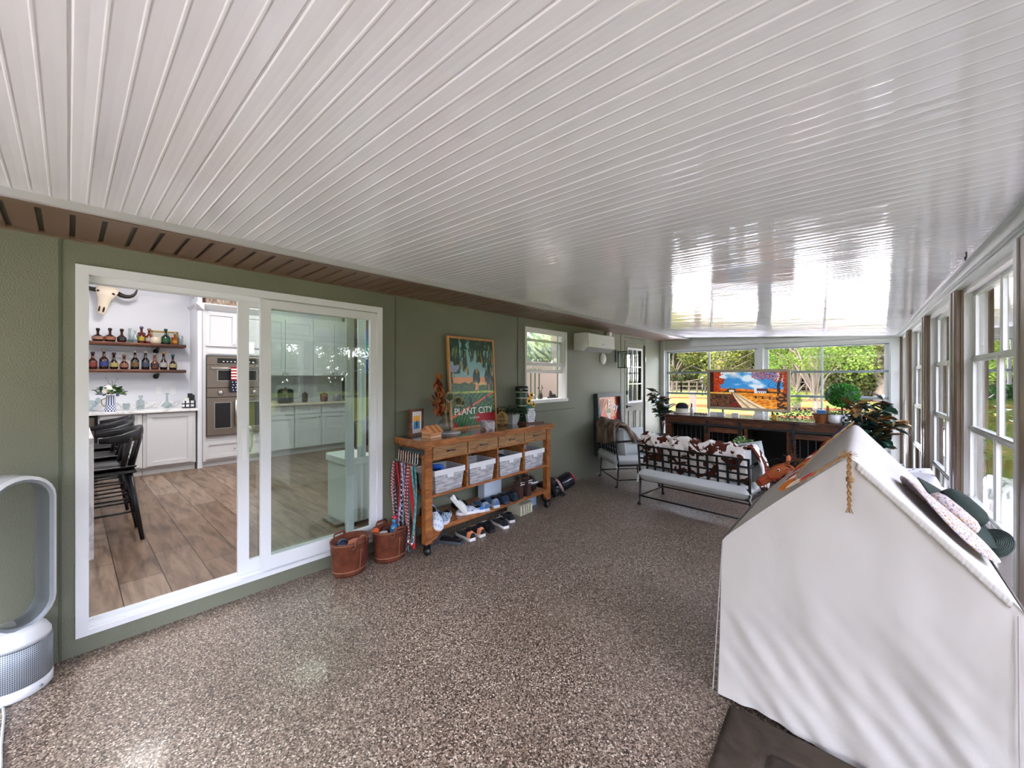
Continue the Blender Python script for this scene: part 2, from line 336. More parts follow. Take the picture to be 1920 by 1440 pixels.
# ---------------------------------------------------------------- stacked vent windows of the porch
ALU = mat('alu', 'b4b9b5', .35, .2); SASH = mat('white_sash', 'd9dad6', .35); TAUPE = mat('porch_frame_coloured', vc=True, rough=.35)
FARF = mat('far_frame_grey', 'd4d8d6', .4); BLUEG = mat('blue_grey_rail', '8e9ba0', .35)
win_n = [0]
def vent_window(M, y0, y1, zs, sash, rail, inward=.012, mun=True, pane=VINYL, sw=.045, frame_col=None):
    """a window in the plane local x = .05, between local y0..y1, stacked vents with levels zs (top to bottom)"""
    win_n[0] += 1
    f = MB(M); f.box(.03, y0, zs[-1] - .03, .12, y0 + .02, zs[0] + .03); f.box(.03, y1 - .02, zs[-1] - .03, .12, y1, zs[0] + .03)
    f.box(.03, y0 + .02, zs[0], .12, y1 - .02, zs[0] + .03); f.box(.0, y0 + .02, zs[-1] - .03, .12, y1 - .02, zs[-1])
    root = struct(f.build('window_%d' % win_n[0], frame_col or sash)); ym = (y0 + y1) / 2; a, b = y0 + .02, y1 - .02
    for i, (zt, zb) in enumerate(zip(zs, zs[1:])):
        x = .075 - inward * i
        s = MB(M); s.box(x, a, zb, x + .02, a + sw, zt); s.box(x, b - sw, zb, x + .02, b, zt)
        if mun: s.box(x, ym - .017, zb, x + .018, ym + .017, zt); s.box(x - .006, ym - .008, zb, x, ym + .008, zt)
        so = s.build('sash', sash, root)
        r = MB(M); r.box(x - .008, a, zb - .02, x + .022, b, zb + .018); r.box(x - .016, a, zb - .006, x - .008, b, zb + .004)
        if i == 0: r.box(x - .004, a, zt - .022, x + .02, b, zt)
        r.build('rail', rail, so)
        MB(M).box(x + .008, a + sw, zb + .018, x + .011, b - sw, zt).build('pane', pane, so)
    return root
MR = T(.5575, 0, 0) @ RZ(math.atan(.0277))
PY = [4.06 + 1.465 * k for k in (-5, -4, -3, -2, -1, 0, 1, 2)] + [8.1]
ZR = [2.065, 1.625, 1.165, .70, .25]
mk = MB(MR)
mk.cl('b9bdb8'); mk.box(0, BY, 0, .12, FY, .22)
for i, y in enumerate(PY):
    mk.cl('8f8f8a'); mk.box(-.004, y - .17, .2, .012, y + .0, 2.2) if False else None
    mk.cl('a7aaa4'); mk.box(-.012, y + .12, .22, .02, y + .165, 2.1)
    mk.cl('6f5c4c'); mk.box(-.006, y + .03, .22, .03, y + .12, 2.1); mk.box(.0, y - .01, .22, .12, y + .13, 2.1)
    mk.cl('8b7765'); mk.box(-.002, y + .012, .22, .012, y + .03, 2.1); mk.box(.02, y - .02, .22, .032, y + .0, 2.1); mk.box(.045, y - .02, .22, .055, y + .0, 2.1)
mk.cl('a9b3ab'); mk.box(-.012, BY, 2.095, .12, FY, 2.135)
mk.cl('bcc5bd'); mk.box(-.03, BY, 2.125, .12, FY, 2.21); mk.cl('8f9a94'); mk.box(-.022, BY, 2.112, -.012, FY, 2.125)
mk.cl('9aa39c'); mk.add([(-.05, BY, 2.265), (-.05, FY, 2.095), (-.05, FY, 2.125), (-.05, BY, 2.3), (.1, BY, 2.265), (.1, FY, 2.095), (.1, FY, 2.125), (.1, BY, 2.3)], [(0, 1, 2, 3), (0, 4, 5, 1)])
struct(mk.build('wall_right', TAUPE))
for a, b in zip(PY, PY[1:]):
    if b - .02 - (a + .13) > .3: vent_window(MR, a + .14, b - .012, ZR, SASH, ALU, pane=SMOKE)
# far wall
MF = T(0, FY, 0) @ RZ(pi / 2)                  # local y -> -X, local x -> +Y
ZF = [2.02, 1.597, 1.19, .785, .38]
m = MB()
m.box(WX, FY, 0, .5, FY + .1, .35)
m.prism([(WX, 2.05), (.5, 2.05), (.5, cz(.33, FY) + .05), (WX, 2.33)], FY, FY + .1, 'y')
m.box(WX, FY - .02, 0, -3.1, FY + .1, 2.25); m.box(-1.452, FY - .03, .3, -1.375, FY + .1, 2.2); m.box(.24, FY - .01, 0, .5, FY + .1, 2.12)
m.box(-3.12, FY - .012, 2.05, -1.45, FY, 2.085); m.box(-1.38, FY - .012, 2.05, .26, FY, 2.085)
m.box(-2.6, FY - .04, 2.16, .3, FY, cz(0, FY) - .03)
struct(m.build('wall_far', FARF))
vent_window(MF, 1.45, 3.1, ZF, FARF, BLUEG, .006, True, VINYL, .05)
vent_window(MF, -.24, 1.377, ZF, FARF, BLUEG, .006, True, VINYL, .05)

# ---------------------------------------------------------------- sliding door
DT = mat('door_track_white', 'dfe2e6', .35)
m = MB(); y0, y1, z0, z1 = .024, 1.835, .094, 2.112; x = WX
m.box(x - .1, y0, z0, x + .012, y0 + .05, z1); m.box(x - .1, y1 - .05, z0, x + .012, y1, z1)
m.box(x - .1, y0 + .05, z1 - .05, x + .012, y1 - .05, z1); m.box(x - .1, y0 + .05, z0, x + .012, y1 - .05, z0 + .03)
for dx, h in ((-.02, .05), (-.05, .045), (-.08, .055)):
    m.box(x + dx - .008, y0 + .05, z0 + .03, x + dx, y1 - .05, z0 + h); m.box(x + dx - .008, y0 + .05, z1 - .085, x + dx, y1 - .05, z1 - .05)
D1 = struct(m.build('door_1', DT))
def panel(name, xx, a, b, sw, parent):
    s = MB(); zb, zt = z0 + .045, z1 - .06
    s.box(xx - .03, a, zb, xx, a + sw, zt); s.box(xx - .03, b - sw, zb, xx, b, zt); s.box(xx - .03, a + sw, zt - .06, xx, b - sw, zt); s.box(xx - .03, a + sw, zb, xx, b - sw, zb + .09)
    o = s.build(name, DT, parent); MB().box(xx - .018, a + sw, zb + .09, xx - .014, b - sw, zt - .06).build('door_glass', DGLASS, o); return o
panel('fixed_panel', WX + .004, .965 - .065, 1.79, .065, D1)
sp = panel('sliding_panel', WX - .035, .775, 1.6, .065, D1)
h = MB(); h.box(WX - .035, .795, .93, WX - .02, .825, 1.17); h.build('handle', WHITE, sp)
h = MB(); h.tube([(WX - .07, .85, .98), (WX - .1, .87, 1.02), (WX - .1, .87, 1.1), (WX - .07, .85, 1.15)], .012, 8); h.build('inner_handle', WHITE, sp)
# entry door
m = MB(); x = WX; ya, yb = 6.50, 7.38; m.box(x - .12, ya, .03, x + .006, ya + .035, 2.15); m.box(x - .12, yb - .035, .03, x + .006, yb, 2.15); m.box(x - .12, ya + .035, 2.11, x + .006, yb - .035, 2.15)
D2 = struct(m.build('door_2', GREEN))
m = MB(); wall_holes(m, x - .06, x - .02, ya + .035, yb - .035, .04, 2.11, [(6.66, 7.2, 1.08, 2.0)]); 
for a in (6.68, 6.96):
    m.box(x - .022, a, .22, x - .012, a + .22, .24); m.box(x - .022, a, .88, x - .012, a + .22, .9); m.box(x - .022, a, .22, x - .012, a + .015, .9); m.box(x - .022, a + .205, .22, x - .012, a + .22, .9)
slab = m.build('door_slab', GREEN, D2)
m = MB(); m.box(x - .04, 6.62, 1.04, x - .005, 6.66, 2.04); m.box(x - .04, 7.2, 1.04, x - .005, 7.24, 2.04); m.box(x - .04, 6.66, 1.04, x - .005, 7.2, 1.08); m.box(x - .04, 6.66, 2.0, x - .005, 7.2, 2.04)
for i in (1, 2): m.box(x - .035, 6.66 + .18 * i - .01, 1.08, x - .01, 6.66 + .18 * i + .01, 2.0); m.box(x - .034, 6.66, 1.08 + .307 * i - .01, x - .011, 7.2, 1.08 + .307 * i + .01)
gf = m.build('lite_frame', WHITE, slab)
MB().box(x - .045, 6.65, 1.07, x - .04, 7.21, 2.01).build('pane', DGLASS, slab)
m = MB(); m.ell((x - .0, 6.58, .99), (.025, .03, .03)); m.tube([(x + .005, 6.58, .99), (x + .04, 6.58, .99), (x + .045, 6.62, .99), (x + .04, 6.7, .985)], .009, 8); m.build('door_handle', BLACK, D2)
m = MB(); m.box(x - .02, 6.56, 1.2, x + .02, 6.6, 1.27); m.build('deadbolt', BLACK, D2)
for z in (1.85, 1.1, .3): MB().box(x - .02, 7.345, z - .05, x + .008, 7.37, z + .05).build('hinge', mat('hinge_steel', 'a9a9a2', .3, .8), D2)
m = MB(); m.box(x - .6, 6.45, 0, x - .55, 7.5, 2.3); m.box(x - .6, 6.4, 0, x - .15, 6.45, 2.3); m.box(x - .6, 7.45, 0, x - .15, 7.5, 2.3); struct(m.build('wall_hallway', mat('dim_hall', '8f9a96', .6)))

# small double-hung window on the house wall
m = MB(); ya, yb, za, zb = 3.782, 4.694, 1.176, 2.136
m.box(x - .12, ya, za, x + .012, ya + .03, zb); m.box(x - .12, yb - .03, za, x + .012, yb, zb); m.box(x - .12, ya + .03, zb - .03, x + .012, yb - .03, zb); m.box(x - .13, ya - .005, za - .005, x + .03, yb + .005, za + .035)
HW = struct(m.build('window_9', WHITE))
def sash2(xx, z0_, z1_, gl):
    s = MB(); a, b = ya + .03, yb - .03
    s.box(xx - .025, a, z0_, xx, a + .035, z1_); s.box(xx - .025, b - .035, z0_, xx, b, z1_); s.box(xx - .025, a + .035, z0_, xx, b - .035, z0_ + .045); s.box(xx - .025, a + .035, z1_ - .03, xx, b - .035, z1_)
    o = s.build('sash', WHITE, HW); MB().box(xx - .014, a + .035, z0_ + .045, xx - .011, b - .035, z1_ - .03).build('pane', gl, o)
sash2(WX - .02, 1.655, 2.106, GLASS); sash2(WX - .055, 1.56, 2.0, GLASS)

# ---------------------------------------------------------------- outside ground
m = MB(); m.grid(lambda u, v: (-160 + 300 * u, -90 + 300 * v, -.3), 8, 8); struct(m.build('lawn', GRASS))
m = MB(); m.box(.68, BY - 6, -.3, 2.4, FY + .1, -.12); struct(m.build('path_bounce', mat('grey_concrete', 'b4b0ae', .9)))  # patio strip added to bounce neutral daylight into the room
m = MB(); m.box(.68, FY + .1, -.3, .95, FY + 11, -.12); m.box(WX - 6, BY - 6, -.3, .68, BY - .1, -.12); m.box(WX - 3, FY + .1, -.3, .68, FY + 11, -.12); struct(m.build('path_bounce', mat('pale_concrete', 'd0cacc', .9)))  # pale slabs out of view, laid to bounce daylight and whiten ceiling reflections

# ---------------------------------------------------------------- kitchen beyond the sliding door (floor at .11)
KF = .11; KX = -8.2
m = MB(); m.box(KX - .1, -2.6, 0, WX - .1, 4.6, KF); struct(m.build('floor_kitchen', PLANK))
for nm_, bx_ in (('wall_kitchen_west', (KX - .1, -2.6, 0, KX - .002, 4.6, 2.75)), ('wall_kitchen_south', (KX, -2.7, 0, WX - .15, -2.6, 2.75)), ('wall_kitchen_north', (KX, 4.6, 0, -5.15, 4.7, 2.75)), ('wall_kitchen_return', (-7.62, 1.315, KF, KX, 1.372, 2.75)), ('wall_kitchen_partition', (WX - .16, 3.68, 0, -6.4, 3.74, 2.75))): struct(MB().box(*bx_).build(nm_, KWALL))
m = MB(); m.box(WX - .16, -2.6, .0, WX - .15, -.02, 2.75); m.box(WX - .16, 1.86, 0, WX - .15, 3.7, 2.75); m.box(WX - .16, -.02, 2.14, WX - .15, 1.86, 2.75); struct(m.build('wall_kitchen_near', KWALL))
m = MB(); m.box(KX - .1, -2.7, 3.2, WX - .15, 6.9, 3.25); struct(m.build('ceiling_kitchen', KWALL))
m = MB(); m.box(KX - .1, -2.7, 2.75, KX, 6.9, 3.2); m.box(KX, -2.7, 2.75, WX - .15, -2.6, 3.2); m.box(KX, 4.6, 2.75, WX - .15, 4.7, 3.2); m.box(WX - .16, -2.7, 2.6, WX - .15, 6.9, 3.2); struct(m.build('wall_kitchen_top', KWALL))
for i, (a, b) in enumerate([(-4.6, .6), (-4.6, 2.6), (-6.6, .6), (-6.6, 2.6), (-5.6, -1.2)]):  # ceiling lights out of view, added to brighten the kitchen
    l = thing('kitchen_fill_light', 'round white recessed light added unseen in the kitchen ceiling', 'ceiling light', (a, b, 3.2), 0, 'recessed lights added unseen in the kitchen ceiling')
    MB().lathe([(.09, -.012), (.11, -.004), (.11, 0)], 20, cap=False).build('trim_ring', WHITE, l)
    MB().lathe([(.0, -.006), (.088, -.006)], 20, cap=False).build('diffuser', mat('fill_diffuser', 'ffffff', emit=('fff4e6', 3)), l)
    L = bpy.data.lights.new('kitchen_fill_lamp', 'AREA'); L.shape = 'DISK'; L.size = .5; L.energy = 4.3; L.color = (1, .96, .92); lo = bpy.data.objects.new('kitchen_fill_lamp', L); C.objects.link(lo); lo.location = (0, 0, -.02); lo.parent = l

def shaker(mb, x, y0, y1, z0, z1, t=.02, fr=.06):
    """flat panel door facing +X at x"""
    mb.box(x, y0, z0, x + t, y0 + fr, z1); mb.box(x, y1 - fr, z0, x + t, y1, z1); mb.box(x, y0 + fr, z0, x + t, y1 - fr, z0 + fr); mb.box(x, y0 + fr, z1 - fr, x + t, y1 - fr, z1); mb.box(x, y0 + fr, z0 + fr, x + t * .45, y1 - fr, z1 - fr)
def knob(x, y, z, par, r=.013):
    MB().lathe([(.005, 0), (.005, .012), (r, .018), (r, .026), (.004, .03)], 10).build('knob', CHROME, par); o = C.objects[-1]; o.matrix_local = T(x, y, z) @ RY(pi / 2)
def cabinet(label, x, y0, y1, z0, z1, xb, doors=(), drawers=(), toe=0, group=None, name='base_cabinet', knobs=True):
    t = thing(name, label, 'cabinet', (x, y0, z0), 0, group); M = T(-x, -y0, -z0)
    b = MB(M); b.box(xb, y0, z0 + toe, x - .02, y1, z1)
    if toe: b.box(xb, y0, z0, x - .08, y1, z0 + toe)
    b.build('body', CAB, t)
    for (a, c, p, q) in doors:
        d = MB(M); shaker(d, x - .02, a, c, p, q); o = d.build('door', CAB, t)
        if knobs: knob(0, (a - y0 + .03) if (a + c) / 2 > (y0 + y1) / 2 else (c - y0 - .03), ((p if z0 > 1 else q) - z0) + (.04 if z0 > 1 else -.05), o)
    for (a, c, p, q) in drawers:
        d = MB(M); shaker(d, x - .02, a, c, p, q, fr=.035); o = d.build('drawer', CAB, t); knob(0, (a + c) / 2 - y0, (p + q) / 2 - z0, o)
    return t
# bar run under the bottle shelves
cabinet('white bar base cabinet with one large flat panel door', -7.60, .70, 1.29, KF, 1.0, KX, [(.74, 1.255, .24, .985)], toe=.11, knobs=False)
cabinet('white bar base cabinet with stacked drawers behind the black stools', -7.60, .26, .695, KF, 1.0, KX, [], [(.275, .68, .6, .985), (.275, .68, .24, .58)], toe=.11)
t = thing('wine_fridge', 'steel fronted undercounter fridge at the end of the bar', 'fridge', (-7.6, .255, KF)); m = MB(); m.box(-.6, -.6, 0, -.02, 0, .89); m.build('body', BLACK, t); m = MB(); m.box(-.02, -.58, .1, .02, -.03, .86); m.build('door', BSS, t)
m = MB(); m.box(KX + .001, -1.2, 1.0, -7.56, 1.31, 1.035); m.box(KX + .001, -1.2, 1.035, KX + .02, 1.3, 1.13); tag(m.build('bar_countertop', MARBLE, bevel=.004), 'long white marble worktop along the bar wall', 'countertop')
# oven tower
t = thing('oven_cabinet', 'tall white cabinet with crown moulding housing the double oven', 'cabinet', (-7.6, 1.376, KF)); M = T(7.6, -1.376, -KF)
m = MB(M); m.box(KX, 1.376, KF + .1, -7.62, 2.27, 2.56); m.box(KX, 1.376, KF, -7.68, 2.27, KF + .1); m.box(-7.62, 1.376, KF + .1, -7.60, 1.412, 2.56); m.box(-7.62, 2.235, KF + .1, -7.60, 2.27, 2.56); m.build('body', CAB, t)
m = MB(M); m.prism([(-7.62, 2.54), (-7.6, 2.54), (-7.52, 2.62), (-7.52, 2.64), (-7.62, 2.64)], 1.279, 2.30, 'y'); m.prism([(1.38, 2.54), (1.36, 2.54), (1.28, 2.62), (1.28, 2.639), (1.38, 2.639)], KX, -7.521, 'x'); m.build('crown_moulding', CAB, t)
m = MB(M); m.box(-7.62, 1.40, 1.855, -7.602, 2.25, 1.935); m.box(-7.602, 1.44, 1.87, -7.59, 2.2, 1.9); m.build('vent_trim', CAB, t)
for a, c in ((1.40, 1.815), (1.82, 2.245)): d = MB(M); shaker(d, -7.62, a, c, 1.99, 2.53, .025); o = d.build('door', CAB, t); knob(.01, (c - .04 if a < 1.5 else a + .04) - 1.376, 2.03 - KF, o)
d = MB(M); shaker(d, -7.62, 1.395, 2.25, .24, .50, .022, .05); o = d.build('drawer', CAB, t); knob(.005, 1.78 - 1.376, .37 - KF, o)
t = thing('double_oven', 'brown steel double wall oven with a flag towel on its handle', 'oven', (-7.6, 1.42, .56)); M = T(7.6, -1.42, -.56)
m = MB(M); m.box(-7.9, 1.415, .59, -7.60, 2.23, 1.84); m.build('body', BLACK, t)
def ovdoor(a, b, z0, z1, wy0, wy1, name='oven_door'):
    d = MB(M); d.box(-7.6, a, z0, -7.565, b, z1); o = d.build(name, BSS, t, bevel=.003)
    f = MB(M); f.box(-7.566, wy0 - .012, z0 + .1, -7.560, wy1 + .012, z1 - .07); f.build('window_surround', STEEL, o)
    f = MB(M); f.box(-7.562, wy0, z0 + .112, -7.557, wy1, z1 - .082); f.build('oven_window', mat('dark_glass', '0c0c0e', .08, coat=1), o)
    return o
p = MB(M); p.box(-7.6, 1.42, 1.70, -7.565, 2.225, 1.83); cp = p.build('control_panel', BSS, t, bevel=.003); p = MB(M); p.box(-7.566, 1.55, 1.725, -7.56, 2.1, 1.805); dp = p.build('display', mat('dark_glass', '0c0c0e'), cp)
p = MB(M).cl('cfd6da')
for i in range(9): p.box(-7.56, 1.62 + .05 * i, 1.745, -7.5585, 1.64 + .05 * i, 1.762)
p.build('display_lettering', VC, dp)
o = ovdoor(1.42, 2.225, 1.345, 1.695, 1.56, 2.08); d = MB(M); d.tube([(-7.52, 1.47, 1.645), (-7.52, 2.18, 1.645)], .014, 8)
for y in (1.5, 2.15): d.tube([(-7.57, y, 1.645), (-7.52, y, 1.645)], .01, 6)
d.build('handle', STEEL, o)
p = MB(M); p.box(-7.6, 1.42, 1.195, -7.565, 2.225, 1.335); kp = p.build('knob_panel', BSS, t, bevel=.003)
for y in (1.59, 2.05): q = MB(); q.lathe([(.035, 0), (.035, .02), (.022, .03)], 16); o = q.build('knob', STEEL, kp); o.matrix_local = T(.04, y - 1.42, .7) @ RY(pi / 2)
o = ovdoor(1.42, 1.818, .60, 1.185, 1.52, 1.72); d = MB(M); d.tube([(-7.52, 1.785, .72), (-7.52, 1.785, 1.15)], .014, 8); d.tube([(-7.57, 1.785, .74), (-7.52, 1.785, .74)], .01, 6); d.tube([(-7.57, 1.785, 1.13), (-7.52, 1.785, 1.13)], .01, 6); d.build('handle', STEEL, o)
o = ovdoor(1.825, 2.225, .60, 1.185, 1.93, 2.13); d = MB(M); d.tube([(-7.52, 1.86, .72), (-7.52, 1.86, 1.15)], .014, 8); d.tube([(-7.57, 1.86, .74), (-7.52, 1.86, .74)], .01, 6); d.tube([(-7.57, 1.86, 1.13), (-7.52, 1.86, 1.13)], .01, 6); d.build('handle', STEEL, o)
# flag towel
m = MB(); H = .36
for i in range(9): m.cl('a3202c' if i % 2 == 0 else 'e8e6e6'); m.box(0, -.085, -.023 * (i + 1), .006, .085, -.023 * i)
m.cl('1a2038'); m.box(0, -.09, -.40, .007, .088, -.207); m.box(-.035, -.085, -.3, -.03, .085, 0); m.box(-.035, -.085, 0, .006, .085, .006)
m.cl('eceaea')
for i in range(4):
    for j in range(4): y, z = -.066 + .043 * i + (.01 if j % 2 else 0), -.235 - .043 * j; m.prism([(y + (.013 if k % 2 == 0 else .005) * cos(pi / 2 + k * pi / 5), z + (.013 if k % 2 == 0 else .005) * sin(pi / 2 + k * pi / 5)) for k in range(10)], .007, .009, 'x')
o = m.build('dish_towel', VCF); o.location = (-7.503, 1.80, 1.664); tag(o, 'dish towel with red and white stripes and white stars on navy', 'towel')
m = MB(); m.ell((0, 0, 0), (.03, .035, .045)); m.ell((0, .07, 0), (.03, .035, .045))
# cow picture above the oven tower
t = thing('cow_picture', 'rustic wood framed picture of a pale shaggy animal above the oven tower', 'picture', (-8.05, 1.80, 2.66)); m = MB(); m.box(-.0, -.42, 0, .05, -.32, .5); m.box(0, .32, 0, .05, .42, .5); m.box(0, -.42, .4, .05, .42, .5); m.build('frame', RUSTD, t); m = MB(); m.grid(lambda u, v: (.02, -.32 + .64 * u, .4 * v), 110, 30, lambda u, v: tuple(a + (b - a) * max(0, min(1, .5 + .9 * N3.noise((u * 60, v * 5, 0)) + .5 * N3.noise((u * 6, v * 2, 3)))) for a, b in zip((150, 122, 98), (236, 224, 210))), smooth=False); m.build('print', VCM, t)
# cabinets seen through the fixed glass
G = 'white kitchen base cabinets along the back wall'
cabinet('white base cabinet beside the oven tower behind the door glass', -7.70, 2.275, 2.715, KF, 1.0, KX, [(2.29, 2.705, .23, .82)], [(2.29, 2.705, .84, .99)], .11)
cabinet('white base cabinet in the middle of the run behind the door glass', -7.70, 2.72, 3.19, KF, 1.0, KX, [(2.73, 3.18, .23, .82)], [(2.73, 3.18, .84, .99)], .11)
cabinet('white base cabinet at the dark wall end of the run', -7.70, 3.195, 3.715, KF, 1.0, KX, [(3.205, 3.66, .23, .82)], [(3.205, 3.66, .84, .99)], .11)
m = MB(); m.box(KX, 2.272, 1.0, -7.66, 3.72, 1.04); tag(m.build('kitchen_countertop', mat('beige_quartz', 'cfc5b2', .2), bevel=.003), 'pale beige worktop over the cabinets behind the door glass', 'countertop')
cabinet('white wall cabinet with two doors next to the oven tower', -7.85, 2.275, 3.10, 1.53, 2.62, KX, [(2.28, 2.61, 1.54, 2.55), (2.62, 3.095, 1.54, 2.55)], name='wall_cabinet')
cabinet('white wall cabinet with two doors nearest the dark wall', -7.85, 3.105, 3.80, 1.53, 2.62, KX, [(3.11, 3.5, 1.54, 2.55), (3.51, 3.79, 1.54, 2.55)], name='wall_cabinet')
m = MB(); m.box(KX, 3.82, KF, -7.65, 4.6, 3.1); struct(m.build('wall_kitchen_panelling', wood('dark_panelling', ['241813', '3b2a22', '4b382e'], (2, 2, 10), .5)))
tv = thing('wall_monitor', 'black wall screen with a blue green picture beside the wall cabinets', 'screen', (-7.6, 3.83, 1.55)); m = MB(); m.box(-.03, 0, 0, .0, .55, .95); m.build('bezel', BLACK, tv); m = MB(); m.grid(lambda u, v: (.003, .03 + .49 * u, .03 + .89 * v), 8, 12, lambda u, v: (20 + 40 * v, 110 + 60 * sin(u * 9 + v * 7), 120 + 50 * v)); m.build('display', mat('screen_glow', vc=True, rough=.2), tv)
# small things on the far worktop
for lab, cat_, x, y, col, r_, hh in (('black slow cooker on the far kitchen worktop', 'cooker', -7.85, 2.62, '15151a', .13, .26), ('tall dark utensil crock on the far worktop', 'crock', -7.85, 2.95, '33241d', .05, .17), ('red brown canister on the far worktop near the dark wall', 'canister', -7.85, 3.3, '6b3a30', .07, .16), ('speckled grey canister at the end of the far worktop', 'canister', -7.85, 3.55, '8a8a90', .07, .13)):
    t = thing(lab.split(' on ')[0].split(' at ')[0].replace(' ', '_'), lab, cat_, (x, y, 1.042)); MB().cl(col).lathe([(r_ * .85, 0), (r_, .02), (r_, hh * .85), (r_ * .9, hh * .9)], 18).build('body', VCG, t); MB().cl(col).lathe([(r_ * .95, hh * .9), (r_ * .6, hh), (.015, hh), (.015, hh + .02)], 16).build('lid', VCG, t)
# shelves with bottles
for z, lab in ((1.965, 'upper live edge wooden shelf crowded with bottles'), (1.575, 'lower live edge wooden shelf with nine bottles in a row')):
    t = thing('bottle_shelf', lab, 'shelf', (KX, -.3, z)); m = MB(); m.prism([(0, 0), (.24, 0), (.25, .02), (.235, .045), (0, .045)], 0, 1.53, 'y'); m.build('board', RUSTD, t)
    for y in (.2, 1.2):
        b = MB(); b.tube([(.0, y, -.03), (.02, y, -.03), (.02, y, -.03), (.2, y, -.03)], .014, 8); b.lathe([(.03, 0), (.03, .012)], 12, (.0, 0, 0)) if False else None; b.ell((.2, y, -.03), .022, 8, 6); b.tube([(0, y, -.06), (.012, y, -.06)], .035, 10); b.tube([(.01, y, -.055), (.03, y, -.03)], .018, 8); b.build('pipe_bracket', IRON, t)
def bottle(label, x, y, z, r, h, liq, lab, cap, shape=0, sq=1., lh=(.2, .5), caph=.03, neck=.013):
    t = thing('whiskey_bottle', label, 'bottle', (x, y, z)); dk = lambda c_, q: ''.join('%02x' % int(int(c_[i:i + 2], 16) * q) for i in (0, 2, 4)); lab = dk(lab, .72); liq = dk(liq, .8); lh = (.16, .44); neck = .0145; hb = h * (.62 if shape == 0 else .55 if shape == 1 else .7)
    if shape == 0: p = [(r * .9, 0), (r, .008), (r, hb * .85), (r * .8, hb * .95), (neck * 1.3, hb * 1.12), (neck, hb * 1.2), (neck, h)]
    elif shape == 1: p = [(r * .8, 0), (r, h * .12), (r * 1.02, hb * .6), (r * .8, hb * .9), (neck * 1.5, hb * 1.1), (neck, hb * 1.2), (neck, h)]
    else: p = [(r, 0), (r, .005), (r, hb), (r * .6, hb * 1.06), (neck, hb * 1.1), (neck, h)]
    MB().cl(liq).lathe(p, 16 if shape != 2 else 4, sq=(1, sq)).build('body', VCG, t)
    k = r * (1.03 if shape != 2 else 1.03)
    MB().cl(lab).lathe([(k, h * lh[0]), (k, h * lh[1])], 16 if shape != 2 else 4, sq=(1, sq), cap=False).build('label', VC, t)
    MB().cl(cap).lathe([(neck * 1.5, h - .004), (neck * 1.6, h + caph * .6), (neck * 1.1, h + caph)], 10).build('cap', VC, t); return t
zl = 1.622
for y, r, h, liq, lb, cp_, sh, lab in ((.225, .045, .21, '4a1408', 'a03a28', '141414', 0, 'red brown bottle with a rust label, first at the left of the lower shelf'), (.335, .048, .25, '3a1a10', '3a4a9a', '8a8078', 0, 'bottle with a blue purple label and pale stopper on the lower shelf'), (.435, .045, .21, '2c120a', 'd8c878', '241a14', 1, 'bottle with a pale yellow label on the lower shelf'), (.54, .048, .19, '5a2a1c', 'b07a62', '6a5a50', 1, 'squat bottle with a copper label on the lower shelf'), (.655, .046, .25, '1c120e', '8a6a40', '9a9088', 0, 'dark bottle with a bronze label on the lower shelf'), (.77, .045, .25, '201a1a', '46506e', 'a8a098', 0, 'dark bottle with a slate blue label on the lower shelf'), (.875, .048, .22, '8a4a34', '5a3a3a', '8a8480', 1, 'amber bottle with a clear shoulder on the lower shelf'), (.975, .045, .25, '3a1c16', 'e0dcd8', 'b08a4a', 1, 'bottle with a white label and gold top on the lower shelf'), (1.085, .048, .21, '3c1612', 'd8c890', '0c5050', 1, 'bottle with a cream label and teal cap at the right end of the lower shelf')):
    bottle(lab, KX + .13, y, zl, r, h, liq, lb, cp_, sh)
zu = 2.012
for y, r, h, liq, lb, cp_, sh, lab in ((.275, .06, .155, '2a0e08', 'c89078', '1a1210', 1, 'round squat bottle with a tan band, leftmost squat one on the upper shelf'), (.395, .06, .165, '3a120a', 'c07a58', '20140f', 1, 'round squat bottle with a copper band on the upper shelf'), (.515, .05, .165, '4a1610', '2a2a30', '141414', 1, 'round bottle with a dark label and black cap on the upper shelf'), (.725, .045, .22, '6a1a10', 'e8c848', '5a4468', 2, 'square bottle with a bright yellow label and purple top'), (.81, .042, .2, '7a2418', 'dcd4d0', '9a7a68', 0, 'red bottle with a white label beside the yellow labelled one'), (1.0, .055, .21, '16382a', '1e6a3e', '0c4a36', 0, 'green labelled bottle with a clear shoulder and green cap'), (1.11, .045, .16, 'a8501c', 'f0a818', '9a9488', 2, 'amber square bottle with an orange yellow label on the upper shelf')):
    bottle(lab, KX + .14, y, zu, r, h, liq, lb, cp_, sh)
def jar(name, label, cat_, x, y, z, prof, mt=JAR, n=16, lid=None):
    t = thing(name, label, cat_, (x, y, z)); MB().lathe(prof, n, cap=False).build('body', mt, t)
    if lid: MB().lathe(lid, n).build('stopper', mt, t)
    return t
jar('glass_decanter', 'clear tall glass decanter on the upper shelf', 'decanter', KX + .13, .60, zu, [(.03, 0), (.035, .01), (.015, .06), (.013, .2), (.03, .21)])
jar('glass_decanter', 'clear cut glass decanter with a dark badge on the upper shelf', 'decanter', KX + .15, .655, zu, [(.035, 0), (.04, .05), (.03, .09), (.012, .13), (.012, .17), (.035, .18)])
jar('glass_bowl', 'low clear glass bowl with pink rim on the upper shelf', 'bowl', KX + .17, .60, zu, [(.02, 0), (.05, .02), (.06, .04)])
jar('pebble_jar', 'wide low glass jar of pale pebbles before the gold frame', 'jar', KX + .17, .88, zu, [(.05, 0), (.07, .02), (.065, .08), (.05, .1)], mat('pebble_glass', 'c9b8a4', .3))
jar('glass_tumbler', 'clear straight glass at the right end of the upper shelf', 'glass', KX + .13, 1.175, zu, [(.035, 0), (.037, .12), (.03, .15)])
